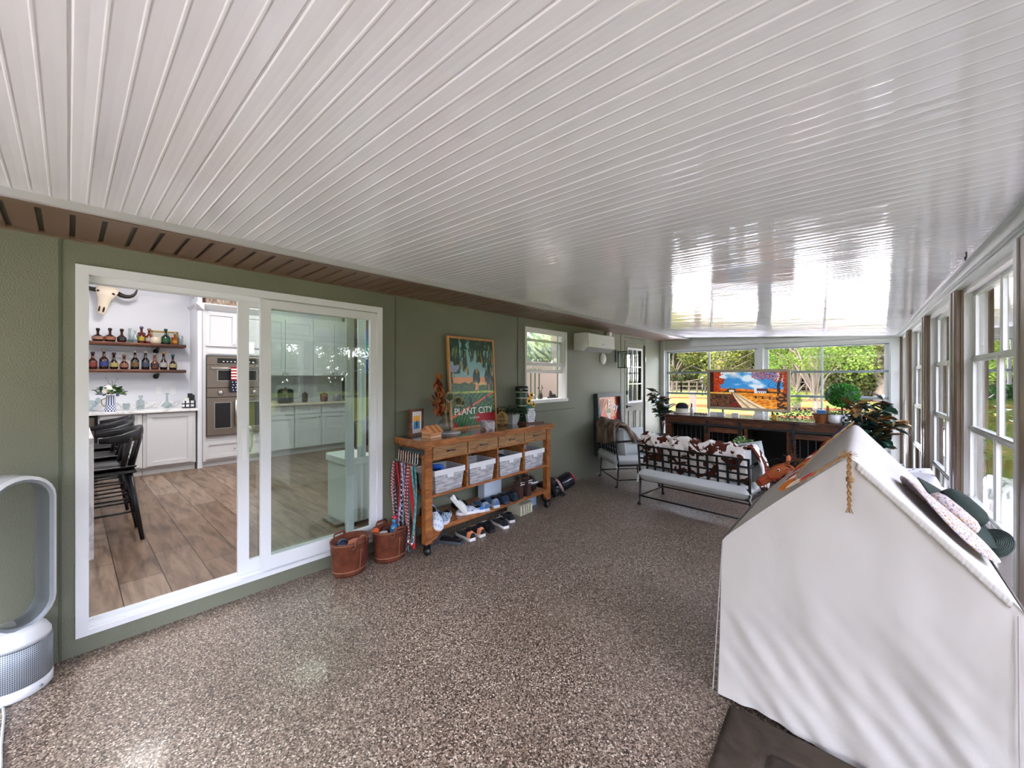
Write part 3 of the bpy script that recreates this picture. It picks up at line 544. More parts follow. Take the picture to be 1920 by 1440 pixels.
t = thing('gold_frame', 'thin gold frame leaning on the wall at the back of the upper shelf', 'picture frame', (KX + .03, .84, zu)); m = MB(); m.box(0, 0, 0, .015, .02, .21); m.box(0, .30, 0, .015, .32, .21); m.box(0, 0, .19, .015, .32, .21); m.build('frame', mat('gold', 'b08a48', .35, .6), t); m = MB(); m.box(.002, .02, 0, .006, .30, .19); m.build('picture', mat('pale_print', 'c9c6bb', .5), t)
# bar worktop things
zc = 1.037
def bouquet():
    t = thing('flower_vase', 'blue striped and checked pitcher vase with white roses and greenery', 'vase', (KX + .42, .385, zc))
    cols = ['24407a' if i % 2 else 'e6e8ee' for i in range(24)]; m = MB()
    for i in range(24):
        a0, a1 = 2 * pi * i / 24, 2 * pi * (i + 1) / 24
        for z0_, z1_, rr0, rr1, ch in ((0, .02, .062, .06, 1), (.02, .04, .06, .058, 0), (.04, .06, .058, .056, 1), (.06, .08, .056, .054, 0), (.08, .22, .054, .042, 1)):
            m.cl('24407a' if (i + ch) % 2 else 'e6e8ee'); m.add([(rr0 * cos(a0), rr0 * sin(a0), z0_), (rr0 * cos(a1), rr0 * sin(a1), z0_), (rr1 * cos(a1), rr1 * sin(a1), z1_), (rr1 * cos(a0), rr1 * sin(a0), z1_)], [(0, 1, 2, 3)], True)
    m.build('pitcher', VCG, t); MB().tube([(0, -.045, .18), (0, -.085, .16), (0, -.085, .1), (0, -.055, .07)], .006, 8).build('handle', mat('brass_wire', 'a88850', .3, .8), t)
    rnd = random.Random(3); m = MB()
    for i in range(150):
        a = rnd.uniform(0, 2 * pi); e = rnd.uniform(-.1, 1.15); rr = rnd.uniform(.03, .13) * (1.15 - .5 * max(0, e)); m.cl(rnd.choice(['2f5a2a', '4a7a34', '1f3f22', '5b6a7a', '6b8a3a']))
        p = (rr * .8 * cos(a), rr * sin(a), .24 + rr * e); m.leaf(p, (cos(a) * .6, sin(a) * .8, rnd.uniform(-.2, 1.1)), rnd.uniform(.04, .065), .045)
    for i in range(6): m.cl('3a5a2a'); m.leaf((.0, .015 + .008 * i * (-1) ** i, .34 + .02 * i), (0, (-1) ** i * .6, .8), .05, .02)
    m.tube([(0, .0, .2), (0, .015, .3), (0, .02, .42)], .003, 5); m.build('greenery', VC, t)
    m = MB().cl('ece6e0')
    for y, z, r_ in ((-.03, .31, .05), (.01, .285, .04), (-.055, .27, .035)): m.ell((.07, y, z), (r_ * .8, r_, r_), 9, 6)
    m.cl('7a86c0'); m.ell((.04, -.09, .25), .025, 8, 5); m.ell((.02, .07, .22), .02, 8, 5); m.build('blooms', VCM, t)
bouquet()
t = thing('glass_rooster', 'clear glass rooster jar on the bar worktop by the door frame', 'jar', (KX + .3, .2, zc)); m = MB(); m.lathe([(.05, 0), (.05, .015), (.02, .03), (.03, .05)], 14, cap=False); m.ell((0, 0, .1), (.05, .07, .055)); m.ell((0, -.035, .18), (.022, .025, .05)); m.ell((0, -.04, .22), (.012, .02, .015)); m.ell((0, .07, .14), (.01, .03, .05)); m.build('body', JAR, t)
jar('glass_decanter', 'square glass decanter with a stopper on the bar worktop', 'decanter', KX + .22, .71, zc, [(.055, 0), (.055, .12), (.02, .14), (.02, .16)], JAR, 4, [(.03, .165), (.035, .18), (.03, .2), (.0, .2)])
jar('ship_decanter', 'wide bottomed glass decanter with a long neck on the bar worktop', 'decanter', KX + .25, 1.0, zc, [(.03, 0), (.075, .03), (.06, .06), (.015, .1), (.012, .2), (.025, .21)], JAR, 16, [(.02, .21), (.025, .225), (0, .23)])
jar('glass_pitcher', 'small tilted glass pitcher between the vase and the square decanter', 'pitcher', KX + .24, .555, zc, [(.03, 0), (.035, .04), (.045, .09)])
t = thing('utensil_basket', 'white and black patterned basket with a phone stand and boxes on the bar worktop', 'basket', (KX + .4, 1.235, zc)); m = MB()
for i in range(8):
    for j in range(6): m.cl('20202a' if (i * 3 + j * 5 + i * j) % 3 == 0 else 'e6e6ea'); m.box(-.05, -.075 + .0187 * i, .018 * j, .05, -.056 + .0187 * i, .018 * (j + 1))
m.build('basket', VC, t); m = MB().cl('e2e0dc'); m.box(-.04, -.06, .108, .03, .0, .15); m.cl('2a2a30'); m.box(-.02, -.01, .108, -.01, .05, .22); m.box(.0, .03, .105, .01, .07, .2); m.build('contents', VC, t)
for y in (.93, 1.10):
    m = MB(); m.box(KX, y - .035, 1.24, KX + .006, y + .035, 1.36); m.box(KX + .006, y - .015, 1.26, KX + .009, y + .015, 1.29); m.box(KX + .006, y - .015, 1.31, KX + .009, y + .015, 1.34); tag(m.build('wall_outlet', WHITE), 'white wall outlet behind the bar, %s' % ('the one toward the decanters' if y < 1 else 'the one nearest the oven tower'), 'outlet')
# steer skull
t = thing('steer_skull', 'bleached steer skull with one dark curved horn on the bar wall', 'skull', (KX + .12, .375, 2.68), R(-20)); t.scale = (.72,) * 3; t.rotation_euler = (-.2, 0, R(-14)); m = MB(); BN = 'e8dac6'
rings = [(.16, .03, .12, .05), (.13, .06, .15, .09), (.06, .09, .155, .11), (-.02, .11, .13, .11), (-.12, .11, .09, .09), (-.22, .1, .075, .07), (-.32, .09, .065, .055), (-.40, .08, .045, .03)]
def sk(u, v):
    k = v * (len(rings) - 1); i = min(int(k), len(rings) - 2); f = k - i; a = [rings[i][q] * (1 - f) + rings[i + 1][q] * f for q in range(4)]; an = u * 2 * pi
    return (a[1] + a[3] * sin(an), a[2] * cos(an) * (1 + .12 * sin(3 * an)), a[0])
m.cl(BN).grid(sk, 18, 21, closedu=True); m.add([sk(k / 18, 0) for k in range(18)], [tuple(range(18))]); m.build('bone', VCM, t)
for s_ in (1, -1): MB().cl('3a2a20').ell((.14, s_ * .10, .02), (.05, .035, .035)).build('eye_socket', VCM, t); MB().cl('3a2a20').ell((.13, s_ * .03, -.3), (.03, .016, .07)).build('nostril', VCM, t)
K = [(0, 0), (.06, -.025), (.12, -.03), (.18, -.015), (.225, .02), (.252, .07), (.262, .13), (.255, .19)]
for s_ in (1, -1): MB().tube([(.03, s_ * (.13 + a), .07 + b) for a, b in K], [.045, .044, .041, .036, .030, .023, .015, .005], 12).build('horn', mat('dark_horn', '231b18', .3), t)
# island with waterfall side and three counter stools
m = MB(); m.box(-7.0, -.95, 1.0, -4.41, .129, 1.035); m.box(-4.44, -.95, KF, -4.41, .129, 1.0); tag(m.build('kitchen_island', MARBLE), 'white marble kitchen island with a waterfall end beside the open door', 'island')
def stool():
    t = thing('counter_stool', 'black wooden counter stool nearest the open door', 'stool', (-4.86, .2, KF))
    m = MB(); m.grid(lambda u, v: ((u - .5) * .44 * (1 - .12 * v), -.27 + .46 * v, .615 + .02 * cos(2 * pi * u) - .0 + (-.0)), 10, 8); m.grid(lambda u, v: ((.5 - u) * .44 * (1 - .12 * v), -.27 + .46 * v, .585), 4, 4); m.box(-.19, -.26, .583, .19, .18, .60); m.build('seat', BLACK, t, solid=.012)
    for a, b in ((-1, -1), (1, -1), (-1, 1), (1, 1)): MB().tube([(a * .15, -.2 if b < 0 else .14, .6), (a * .21, -.27 if b < 0 else .225, 0)], [.026, .015], 8).build('leg', BLACK, t)
    m = MB()
    for a in (-1, 1): m.tube([(a * .185, -.24, .25), (a * .185, .19, .25)], .009, 6); m.tube([(a * .175, -.23, .36), (a * .175, .18, .36)], .009, 6)
    m.tube([(-.19, .195, .2), (.19, .195, .2)], .01, 6); m.tube([(-.19, -.25, .18), (.19, -.25, .18)], .012, 6); m.build('stretcher', BLACK, t)
    for a, y, b, yb in ((-.17, .1, -.22, .15), (-.06, .165, -.075, .225), (.06, .165, .075, .225), (.17, .1, .22, .15)): MB().tube([(a, y, .6), (b, yb, .88)], [.019, .015], 8).build('spindle', BLACK, t)
    m = MB(); m.tube([(-.25, -.04, .875), (-.245, .1, .88), (-.16, .2, .9), (0, .235, .915), (.16, .2, .9), (.245, .1, .88), (.25, -.04, .875)], [.022, .038, .05, .055, .05, .038, .022], 10, flat=(1, .3), up=(0, 0, 1)); m.build('back_rail', BLACK, t)
    return t
s0 = stool(); dup(s0, (-5.58, .2, KF), R(3), 'black wooden counter stool between the two others'); dup(s0, (-6.31, .26, KF), R(-4), 'black wooden counter stool farthest from the open door')
# step bin behind the glass
t = thing('step_bin', 'white metal step bin standing behind the fixed door glass', 'bin', (-3.82, 1.86, KF)); m = MB()
def rr(cx, cy, hx, hy, r_, n=5): return [(cx + sx * (hx - r_) + r_ * cos(a), cy + sy * (hy - r_) + r_ * sin(a)) for sx, sy, a0 in ((1, 1, 0), (-1, 1, pi / 2), (-1, -1, pi), (1, -1, 3 * pi / 2)) for a in [a0 + pi / 2 * k / n for k in range(n + 1)]]
BINM = mat('bin_white', 'cfd6d3', .3); m.prism(rr(0, 0, .22, .14, .05), .03, .57, 'z'); m.build('body', BINM, t); m = MB(); m.prism(rr(0, 0, .235, .155, .055), .57, .64, 'z'); m.build('lid', BINM, t, bevel=.01); m = MB(); m.box(-.14, -.21, .0, .14, -.12, .03); m.build('pedal', STEEL, t, bevel=.006)
for y, ww in ((1.865, .085), (1.965, .06)):
    m = MB(); m.grid(lambda u, v: (WX - .42 + .008 * sin(u * 9), y - ww / 2 + ww * u, KF + .03 + 2.2 * v), 8, 2); tag(m.build('vertical_blind_slat', mat('blind_vinyl', 'c4d2cc', .5), solid=.003), 'white vertical blind slat, the %s of the two behind the fixed glass' % ('wider' if ww > .07 else 'narrower'), 'blind')
# room behind the small window
m = MB(); m.box(-5.2, 3.74, 0, -5.1, 6.4, 2.75); m.box(-5.1, 6.3, 0, WX - .62, 6.4, 2.75); m.box(-5.2, 3.74, 2.7, WX - .15, 6.4, 2.75); m.box(-5.2, 3.74, -.02, WX - .15, 6.4, .1); struct(m.build('wall_side_room', mat('pink_beige_paint', 'd6cbc5', .7)))
m = MB(); m.box(-5.1, 4.95, .1, -5.07, 5.75, 1.75); struct(m.build('door_3', mat('tan_door', 'a98672', .5)))
L = bpy.data.lights.new('side_room_fill', 'AREA'); L.size = .4; L.energy = 8; L.color = (1, .95, .92); lo = bpy.data.objects.new('side_room_fill', L); C.objects.link(lo); lo.location = (-3.46, 4.7, 2.55); lo.rotation_euler = (0, R(35), 0)  # unseen area light added to brighten the side room and palm print

# ---------------------------------------------------------------- trees and fences outside
LF1 = leafmat('oak_leaves', '2f3619', '454c20', '65622c'); LF2 = leafmat('pine_needles', '324719', '45591f', '5c6b2a'); LF3 = leafmat('dark_oak_leaves', '252c18', '363e1c', '4f5124')
def tree_proto(name, seed, H, Wd, lf, nl, ls, trunk_h, tr):
    rnd = random.Random(seed); t = thing(name, 'x', 'tree', (0, 0, 0)); m = MB()
    m.tube([(0, 0, -.1), (.1, 0, trunk_h * .5), (-.1, .1, trunk_h), (.1, 0, H * .75)], [tr * 1.3, tr, tr * .8, tr * .2], 8); cl = []
    for i in range(14):
        a = rnd.uniform(0, 2 * pi); q = rnd.uniform(.3, .8) * Wd; z = rnd.uniform(trunk_h * .9, H * .85); m.tube([(0, 0, trunk_h * rnd.uniform(.7, 1.2)), (q * .5 * cos(a), q * .5 * sin(a), z * .8), (q * cos(a), q * sin(a), z)], [tr * .45, tr * .25, tr * .08], 5)
    m.build('trunk', BARK, t); c = MB()
    for i in range(26):
        a = rnd.uniform(0, 2 * pi); q = Wd * rnd.uniform(0, .95) ** .6; z = trunk_h * .8 + (H - trunk_h * .8) * rnd.uniform(0, 1); q *= math.sqrt(max(.15, 1 - ((z - (H + trunk_h) / 2) / ((H - trunk_h) * .62)) ** 2)); cl.append((q * cos(a), q * sin(a), z, Wd * rnd.uniform(.18, .34)))
    vs = []; fs = []
    for i in range(nl):
        x, y, z, r_ = cl[i % len(cl)]; d = Vector((rnd.gauss(0, 1), rnd.gauss(0, 1), rnd.gauss(0, .8))).normalized(); p = Vector((x, y, z)) + d * r_ * rnd.uniform(.6, 1.05)
        u = Vector((rnd.gauss(0, 1), rnd.gauss(0, 1), rnd.gauss(0, .6))).normalized() * ls; v_ = u.cross(d); v_ = v_.normalized() * ls * .6 if v_.length > 1e-5 else Vector((ls, 0, 0))
        k = len(vs); vs += [p - u, p + v_, p + u, p - v_]; fs.append((k, k + 1, k + 2, k + 3))
    c.add(vs, fs, False); c.build('crown', lf, t); return t
TP = [tree_proto('oak_tree', 1, 11, 6.5, LF1, 9000, .19, 2.6, .35), tree_proto('live_oak_tree', 2, 9.5, 6, LF3, 9000, .18, 1.9, .45), tree_proto('pine_tree', 3, 7.5, 2.6, LF2, 7000, .075, 1.1, .16)]
trees = []
rnd = random.Random(11)
def polar(px, d): 
    a = R(41.9) - math.atan((px - 960) / 746); return (-sin(a) * d, cos(a) * d)
for i in range(21):                       # the tree line beyond the paddock
    px = 1195 + 27 * i + rnd.uniform(-6, 6); d = rnd.uniform(62, 80); trees.append((i % 2, *polar(px, d), rnd.uniform(.9, 1.25)))
for i in range(12):                       # second row closing the gaps
    px = 1180 + 48 * i; trees.append((1 - i % 2, *polar(px, 92), 1.5))
near = [(2, *polar(1492, 27), 1.0), (2, *polar(1528, 24), .82), (0, *polar(1625, 44), .95), (1, *polar(1652, 40), .85), (0, *polar(1350, 48), .8), (1, *polar(1262, 60), .8)]
side = [(i % 2, *polar(1745 + 34 * i, 52 + 5 * (i % 3)), 1.35) for i in range(8)] + [(i % 2, 36 + rnd.uniform(-3, 5), -22 + 9.5 * i, rnd.uniform(.7, 1.0)) for i in range(11)] + [(i % 2, -26 + 8.5 * i, -30 - 2 * (i % 3), 1.05) for i in range(8)]  # last set, behind the camera, added to block sky from pane reflections
LB = {0: ('tall oak in the tree line beyond the paddock', 'oaks in the tree line beyond the paddock'), 1: ('dark live oak in the tree line beyond the paddock', 'live oaks in the tree line beyond the paddock')}
NL = ['bright green pine sapling seen behind the screen frame corner', 'smaller bright green pine sapling in the paddock', 'big oak with a thick trunk before the field fence', 'broad live oak with a thick trunk beside the field fence', 'oak standing in the paddock behind the wall screen', 'live oak at the far end of the board fence']
used = set()
for k, (p, x, y, sc) in enumerate(trees + near + side):
    lb, g = LB[min(p, 1)]
    if k >= len(trees) + len(near): lb, g = 'leafy tree on the lawn beside the window wall or added unseen behind the camera', 'trees beside the window wall'
    elif k >= len(trees): lb, g = NL[k - len(trees)], None
    o = TP[p]
    if p in used: o = dup(TP[p], (x, y, -.35), rnd.uniform(0, 6.28), scale=sc)
    else: used.add(p); o.location = (x, y, -.35); o.scale = (sc,) * 3
    o['label'] = lb
    if g: o['group'] = g
    elif 'group' in o: del o['group']
def board_fence(label, p, q, h=1.35, n=None):
    p = Vector((*p, -.3)); q = Vector((*q, -.3)); L = (q - p).length; n = n or int(L / 2.4); t = thing('board_fence', label, 'fence', p); d = (q - p) / n; m = MB(); u = d.normalized(); s_ = Vector((-u.y, u.x, 0)) * .03
    for z in (.35, .8, 1.25):
        a, b = Vector((0, 0, z)), (q - p) + Vector((0, 0, z)); m.add([a - s_, b - s_, b + s_, a + s_, a - s_ + Vector((0, 0, .14)), b - s_ + Vector((0, 0, .14)), b + s_ + Vector((0, 0, .14)), a + s_ + Vector((0, 0, .14))], [(0, 1, 5, 4), (1, 2, 6, 5), (2, 3, 7, 6), (3, 0, 4, 7), (4, 5, 6, 7)])
    m.build('rail', FW, t)
    for i in range(n + 1): c = d * i; MB().box(c.x - .07, c.y - .07, 0, c.x + .07, c.y + .07, h + .05).build('post', FW, t)
FW = mat('weathered_fence_wood', '382e25', .9)
board_fence('weathered three board fence at the corner of the paddock', polar(1235, 46), polar(1277, 47), n=5)
board_fence('long board fence crossing the paddock toward the tree line', polar(1277, 47), polar(1700, 56), n=26)
board_fence('board fence far along the tree line', polar(1240, 66), polar(1480, 68), n=16)
t = thing('bird_feeder_post', 'dark post with a bird feeder standing in the paddock', 'bird feeder', (*polar(1317, 44), -.3)); MB().tube([(0, 0, 0), (0, 0, 1.3)], .05, 6).build('post', BLACK, t); MB().cl('3a3630').lathe([(.16, 1.3), (.2, 1.35), (.15, 1.7), (.25, 1.72), (.02, 1.9)], 10).build('feeder', VC, t)
t = thing('timber_post', 'square timber post on the lawn outside the far window', 'post', (*polar(1299, 17), -.3)); MB().box(-.1, -.1, 0, .1, .1, 1.25).build('shaft', FW, t)

# ---------------------------------------------------------------- console cart
t = CON = thing('console_cart', 'amber wood console cart with four drawers and shelves of bins and shoes', 'console table', (-2.93, 2.855, 0))
M = T(2.93, -2.855, 0); X0, X1, Y0, Y1 = -3.14, -2.745, 1.985, 3.73
MB(M).box(-3.155, 1.95, .918, -2.715, 3.755, .973).build('top', OAKT, t, bevel=.004)
m = MB(M); m.box(-2.7145, 1.949, .917, -2.712, 3.756, .9725); m.box(-3.156, 1.946, .917, -2.712, 1.9495, .9725); m.build('edge_band', OAK, t)
for a, b in ((X0, X0 + .06), (X1 - .06, X1)):
    for c, d in ((Y0, Y0 + .07), (Y1 - .07, Y1)): MB(M).box(a, c, .1, b, d, .918).build('leg', OAK, t, bevel=.003)
m = MB(M); m.box(X0 + .06, Y0 + .01, .85, X1 - .06, Y0 + .03, .918); m.box(X0 + .06, Y1 - .03, .79, X1 - .06, Y1 - .01, .918); m.box(X0, Y0 + .07, .79, X0 + .02, Y1 - .07, .918); m.build('apron', OAK, t)
YD = [2.06, 2.458, 2.862, 3.266, 3.655]
for a, b in zip(YD, YD[1:]):
    o = MB(M).box(X1 - .3, a + .006, .805, X1 - .006, b - .006, .912).build('drawer', OAKD, t, bevel=.002); ym = (a + b) / 2
    h = MB(M); h.box(X1 - .006, ym - .045, .853, X1 - .002, ym + .045, .865); h.prism([(X1 - .002, .852), (X1 + .014, .862), (X1 + .012, .868), (X1 - .002, .866)], ym - .04, ym + .04, 'y'); h.build('pull', BLACK, o)
MB(M).box(X0, 2.055, .482, X1 - .003, 3.66, .5).build('shelf', OAK, t); MB(M).box(X0 + .005, 2.055, .186, X1, 3.66, .222).build('shelf', OAK, t); MB(M).box(X0, 2.055, .793, X1 - .01, 3.66, .805).build('shelf', OAK, t)
for y in YD[1:4]: MB(M).box(X0, y - .008, .5, X1 - .012, y + .008, .793).build('divider', OAK, t)
MB(M).prism([(2.055, .19), (2.15, .19), (2.13, .15), (2.10, .13), (2.055, .12)], X1 - .02, X1 - .002, 'x').build('corner_bracket', OAK, t)
MB(M).prism([(3.66, .19), (3.60, .19), (3.62, .15), (3.66, .12)], X1 - .02, X1 - .002, 'x').build('corner_bracket', OAK, t)
for x in (X0 + .03, X1 - .03):
    for y in (Y0 + .035, Y1 - .035):
        c = MB(M); c.box(x - .02, y - .022, .055, x + .02, y - .018, .098); c.box(x - .02, y + .018, .055, x + .02, y + .022, .098); c.box(x - .025, y - .025, .092, x + .025, y + .025, .1); c.tube([(x, y - .015, .037), (x, y + .015, .037)], .037, 18); c.tube([(x, y - .026, .037), (x, y + .026, .037)], .008, 6); c.build('caster', BLACK, t)
h = MB(M); h.box(X0 + .02, Y0 - .012, .85, X1 - .02, Y0 - .002, .89); h.build('hook_rail', mat('slate_metal', '3f474c', .4, .5), t)
HX = [-3.10 + .036 * i for i in range(9)]
for x in HX: MB(M).tube([(x, Y0 - .014, .87), (x, Y0 - .03, .86), (x, Y0 - .034, .78), (x, Y0 - .05, .765), (x, Y0 - .062, .785)], .004, 6).build('hook', STEEL, t)
def leash(label, i, zb, cols, wd=.02, per=.02, off=0, zt=.768, spread=.03, bulge=0.0):
    x = HX[i]; y0 = Y0 - .048 - off; m = MB(); pts = []
    for k in range(25): f = k / 24; pts.append((x - spread * .3 * f + bulge * sin(pi * f) - spread * .5 * f, y0 - .015 - .02 * sin(f * 5 + i), zt - (zt - zb) * f))
    for k in range(1, 8): a = pi * k / 8; pts.append((x - spread * .8 * 1 + spread * .8 * (1 - cos(a)), y0 - .015 - .02 * sin(5 + i), zb - .02 * sin(a)))
    for k in range(25): f = 1 - k / 24; pts.append((x + spread * .8 * f, y0 - .012 - .015 * sin(f * 4 + 2 * i), zt - (zt - zb) * f))
    L = 0; vs = []; fs = []; cc = []
    dn = []
    for k in range(len(pts) - 1):                # resample into stripes
        a, b = Vector(pts[k]), Vector(pts[k + 1]); n = max(1, int((b - a).length / per + .5)); dn += [a.lerp(b, j / n) for j in range(n)]
    dn.append(Vector(pts[-1]))
    for k, p in enumerate(dn):
        vs += [p + Vector((-wd / 2, 0, 0)), p + Vector((wd / 2, 0, 0))]
        if k: fs.append((2 * k - 2, 2 * k - 1, 2 * k + 1, 2 * k)); cc.append(lin(cols[k % len(cols)]))
    m.add(vs, fs, True, cc); o = m.build('webbing', VCF, solid=.003); t = thing('dog_leash', label, 'leash', (0, 0, 0)); o.parent = t
    MB().cl('b8b8b4').tube([(x + spread * .5, y0 - .02, zb + .05), (x + spread * .5, y0 - .022, zb + .0)], [.006, .009], 8).build('clasp', CHROME, t); return t
leash('red and white striped dog leash hanging nearest the house wall', 0, .13, ['b02a3c', 'd8ccd0'], .018, .012, .02, spread=.01)
leash('navy leash with white flecks at the wall end of the hook rail', 0, .2, ['1c2444', '1c2444', 'c8ccd8'], .02, .015, .0, spread=.02)
leash('dark maroon leash hanging between two red ones', 1, .12, ['5a1018', '6a161e'], .02, .05, .01, spread=.02)
leash('plain red leash with small white lettering on its strap', 2, .2, ['c2182c'], .024, .05, .015, spread=.02)
leash('navy leash with white polka dots on the hook rail', 3, .06, ['1b2140', 'd8dae6', '1b2140'], .022, .012, .01, spread=.04)
leash('lavender patterned leash with a long loop', 4, .05, ['b6acd0', '8a84b4', 'cfc8de'], .022, .015, .02, spread=.05, bulge=-.01)
leash('grey teal leash looping almost to the floor', 5, .045, ['6d8a92', '5f7c86'], .018, .03, .005, spread=.05)
leash('narrow red leash with white dashes in the middle of the rail', 6, .10, ['a01e30', 'a01e30', 'd8ccd0'], .016, .009, .02, spread=.03)
leash('bright red leash ending low with a steel clasp', 7, .08, ['d02226'], .02, .05, .0, spread=.012)
leash('wide teal leash nearest the cart leg', 8, .15, ['4f8a90', '67a0a4'], .03, .04, .01, spread=.012)
# woven storage bins
def mk_weave(t):
    b = t.nodes.new('ShaderNodeTexBrick'); t.links.new(mapped(t, (1, 1, 1), (R(90), 0, 0)), b.inputs['Vector']); b.inputs['Scale'].default_value = 22; b.inputs['Color1'].default_value = lin('c9c9cb'); b.inputs['Color2'].default_value = lin('8f9096'); b.inputs['Mortar'].default_value = lin('5a5a62'); b.inputs['Row Height'].default_value = .18; b.inputs['Brick Width'].default_value = 1.1; b.inputs['Mortar Size'].default_value = .02
    return b.outputs[0], b.outputs[0]
def mk_weave2(t):
    n = nz(t, 3, 3, mapped(t, (4, 4, 60))); r = ramp(t, n.outputs[0], [(.35, '84858b'), (.5, 'a7a8ad'), (.65, 'cdcdd0')]); return r.outputs[0], n.outputs[0]
WEAVE = rampmat('grey_weave', mk_weave2, .8, bump=(.8, .004)); LINEN = mat('white_linen_trim', 'd9dadd', .9, bump=(300, .3, .002))
def bin_(label, y, cont):
    t = thing('storage_bin', label, 'basket', (-2.895, y, .5), 0, None); m = MB(); a, b, c, d, h = .115, .145, .105, .125, .195
    P = lambda k, z, e=0: [(sx * (k[0] - e), sy * (k[1] - e), z) for sx, sy in ((-1, -1), (1, -1), (1, 1), (-1, 1))]
    vo, vi = P((.115, .145), 0) + P((.13, .168), h), P((.115, .145), .005, .006) + P((.13, .168), h, .006)
    m.add(vo, [(3, 2, 1, 0)] + [(i, (i + 1) % 4, 4 + (i + 1) % 4, 4 + i) for i in range(4)]); m.add(vi, [(0, 1, 2, 3)] + [((i + 1) % 4, i, 4 + i, 4 + (i + 1) % 4) for i in range(4)]); m.build('body', WEAVE, t)
    m = MB()
    for s1, s2 in (((.135, -.173), (.129, .173)), ((-.135, -.173), (-.129, .173))): m.box(s1[0], s1[1], h - .045, s2[0], s2[1], h + .003)
    m.box(-.129, -.173, h - .045, .129, -.166, h + .003); m.box(-.129, .166, h - .045, .129, .173, h + .003); m.box(.13, -.035, h - .075, .138, .035, h - .045); m.build('linen_rim', LINEN, t)
    m = MB().cl('6f7078')
    for y_ in (-.09, .0, .09): m.box(.118 + .0, y_ - .002, .002, .1215, y_ + .002, h - .05)
    for i, (c_, kind) in enumerate(cont):
        m = MB().cl(c_); yy = -.09 + .06 * i
        if kind == 0: m.tube([(-.08, yy, .12), (.0, yy - .02, .21), (.08, yy + .03, .215), (.1, yy + .06, .15)], [.02, .024, .022, .016], 8)
        elif kind == 1: m.ell((0, yy, .15), (.1, .05, .05), 10, 6)
        else: m.box(-.1, yy - .03, .05, .1, yy + .03, .19)
        o = m.build('bin_content', VC); o.location = (-2.895, y, .5); tag(o, {0: 'blue rubber dog toy in the first storage bin', 1: 'soft %s cloth bundle stored in a bin on the cart', 2: 'flat %s packet stored in a bin on the cart'}[kind] % (() if kind == 0 else ({'1f4f9a': 'navy', '6a4a3a': 'brown', '3a2a2c': 'dark patterned', '3a6aa0': 'light blue', '2a2a32': 'charcoal', 'a0705a': 'tan'}.get(c_, 'grey'),)), 'toy' if kind == 0 else 'bundle')
    return t
bin_('grey woven bin with white rim and blue toys, nearest the leashes', 2.26, [('1f5fc0', 0), ('1f4f9a', 1)])
bin_('empty looking grey woven bin, second from the leashes', 2.66, [])
bin_('grey woven bin full to the rim, third from the leashes', 3.065, [('3a6aa0', 2), ('2a2a32', 1)])
bin_('grey woven bin with patterned cloths at the dumbbell end', 3.46, [('3a2a2c', 1), ('a0705a', 1)])
# shoes
def shoe(label, x, y, z, rz, up, sole, L=.26, acc=None, style=0, pitch=0, name='sneaker', cat_='shoe', roll=0):
    t = thing(name, label, cat_, (x, y, z), rz); t.rotation_euler = (roll, pitch, rz); W = [(0, .030), (.08, .036), (.3, .033), (.55, .042), (.75, .047), (.92, .036), (1, .012)]
    Hh = {0: [(0, .075), (.08, .09), (.25, .085), (.45, .085), (.6, .065), (.8, .05), (.95, .038), (1, .02)], 1: [(0, .05), (.1, .055), (.3, .05), (.5, .07), (.7, .07), (.9, .05), (1, .025)], 2: [(0, .2), (.1, .22), (.3, .21), (.42, .13), (.6, .07), (.8, .055), (.95, .04), (1, .02)]}[style]
    def ip(tb, k):
        for (a, b), (c, d) in zip(tb, tb[1:]):
            if a <= k <= c: return b + (d - b) * (k - a) / (c - a)
        return tb[-1][1]
    n = 14; out = [(k / n * L - L / 2, ip(W, k / n)) for k in range(n + 1)]; poly = [(a, b) for a, b in out] + [(a, -b) for a, b in out[::-1]]
    th = .028 if style != 2 else .02
    MB().cl(sole).prism([(a * 1.02, b * 1.06) for a, b in poly][::-1], 0, th, 'z').build('sole', VC, t, bevel=.004)
    m = MB().cl(up); m.grid(lambda u, v: ((v * .99 + .003) * L - L / 2, cos(pi * u) * ip(W, v) * (1.0 if style else .98), th - .004 + sin(pi * u) ** .7 * (ip(Hh, v) - th + .004)), 12, 16, (lambda u, v: [int((acc or up)[i:i + 2], 16) for i in (0, 2, 4)] if (acc and (v < .2 or (style == 1 and (int(u * 12) * 5 + int(v * 16) * 3) % 7 == 0))) else [int(up[i:i + 2], 16) for i in (0, 2, 4)]))
    m.grid(lambda u, v: (-L / 2 + .002, cos(pi * u) * ip(W, 0), th + v * (sin(pi * u) ** .7 * (ip(Hh, 0) - th))), 8, 2); m.build('upper', VCF, t)
    hz = ip(Hh, .22); MB().cl('17161a').ell((-L * .26, 0, hz - .006), (L * .17, .026, .014), 12, 6).build('opening', VCM, t)
    if style == 0:
        m = MB().cl(acc or 'e6e6e6')
        for k in range(4): xx = -L * .02 + k * .02; zz = ip(Hh, xx / L + .5) + .001; m.tube([(xx, -.022, zz - .012), (xx, 0, zz + .002), (xx, .022, zz - .012)], .0025, 5)
        m.build('laces', VC, t)
    return t
sx = -2.88; sz = .223
shoe('white clog with coloured dots leaning beside the cart leg', -2.81, 2.125, sz + .045, R(-12), 'd2dbe8', 'ecebf2', .25, '8aa4d0', 1, R(35), 'clog')
shoe('pale blue clog with round holes on the low shelf', -2.83, 2.26, sz, R(-50), '9db4cc', 'e2e2f0', .26, '33405a', 1, 0, 'clog')
shoe('dark blue suede shoe behind the clogs on the low shelf', -2.98, 2.24, sz, R(20), '24405e', '1a2230', .26, None, 0)
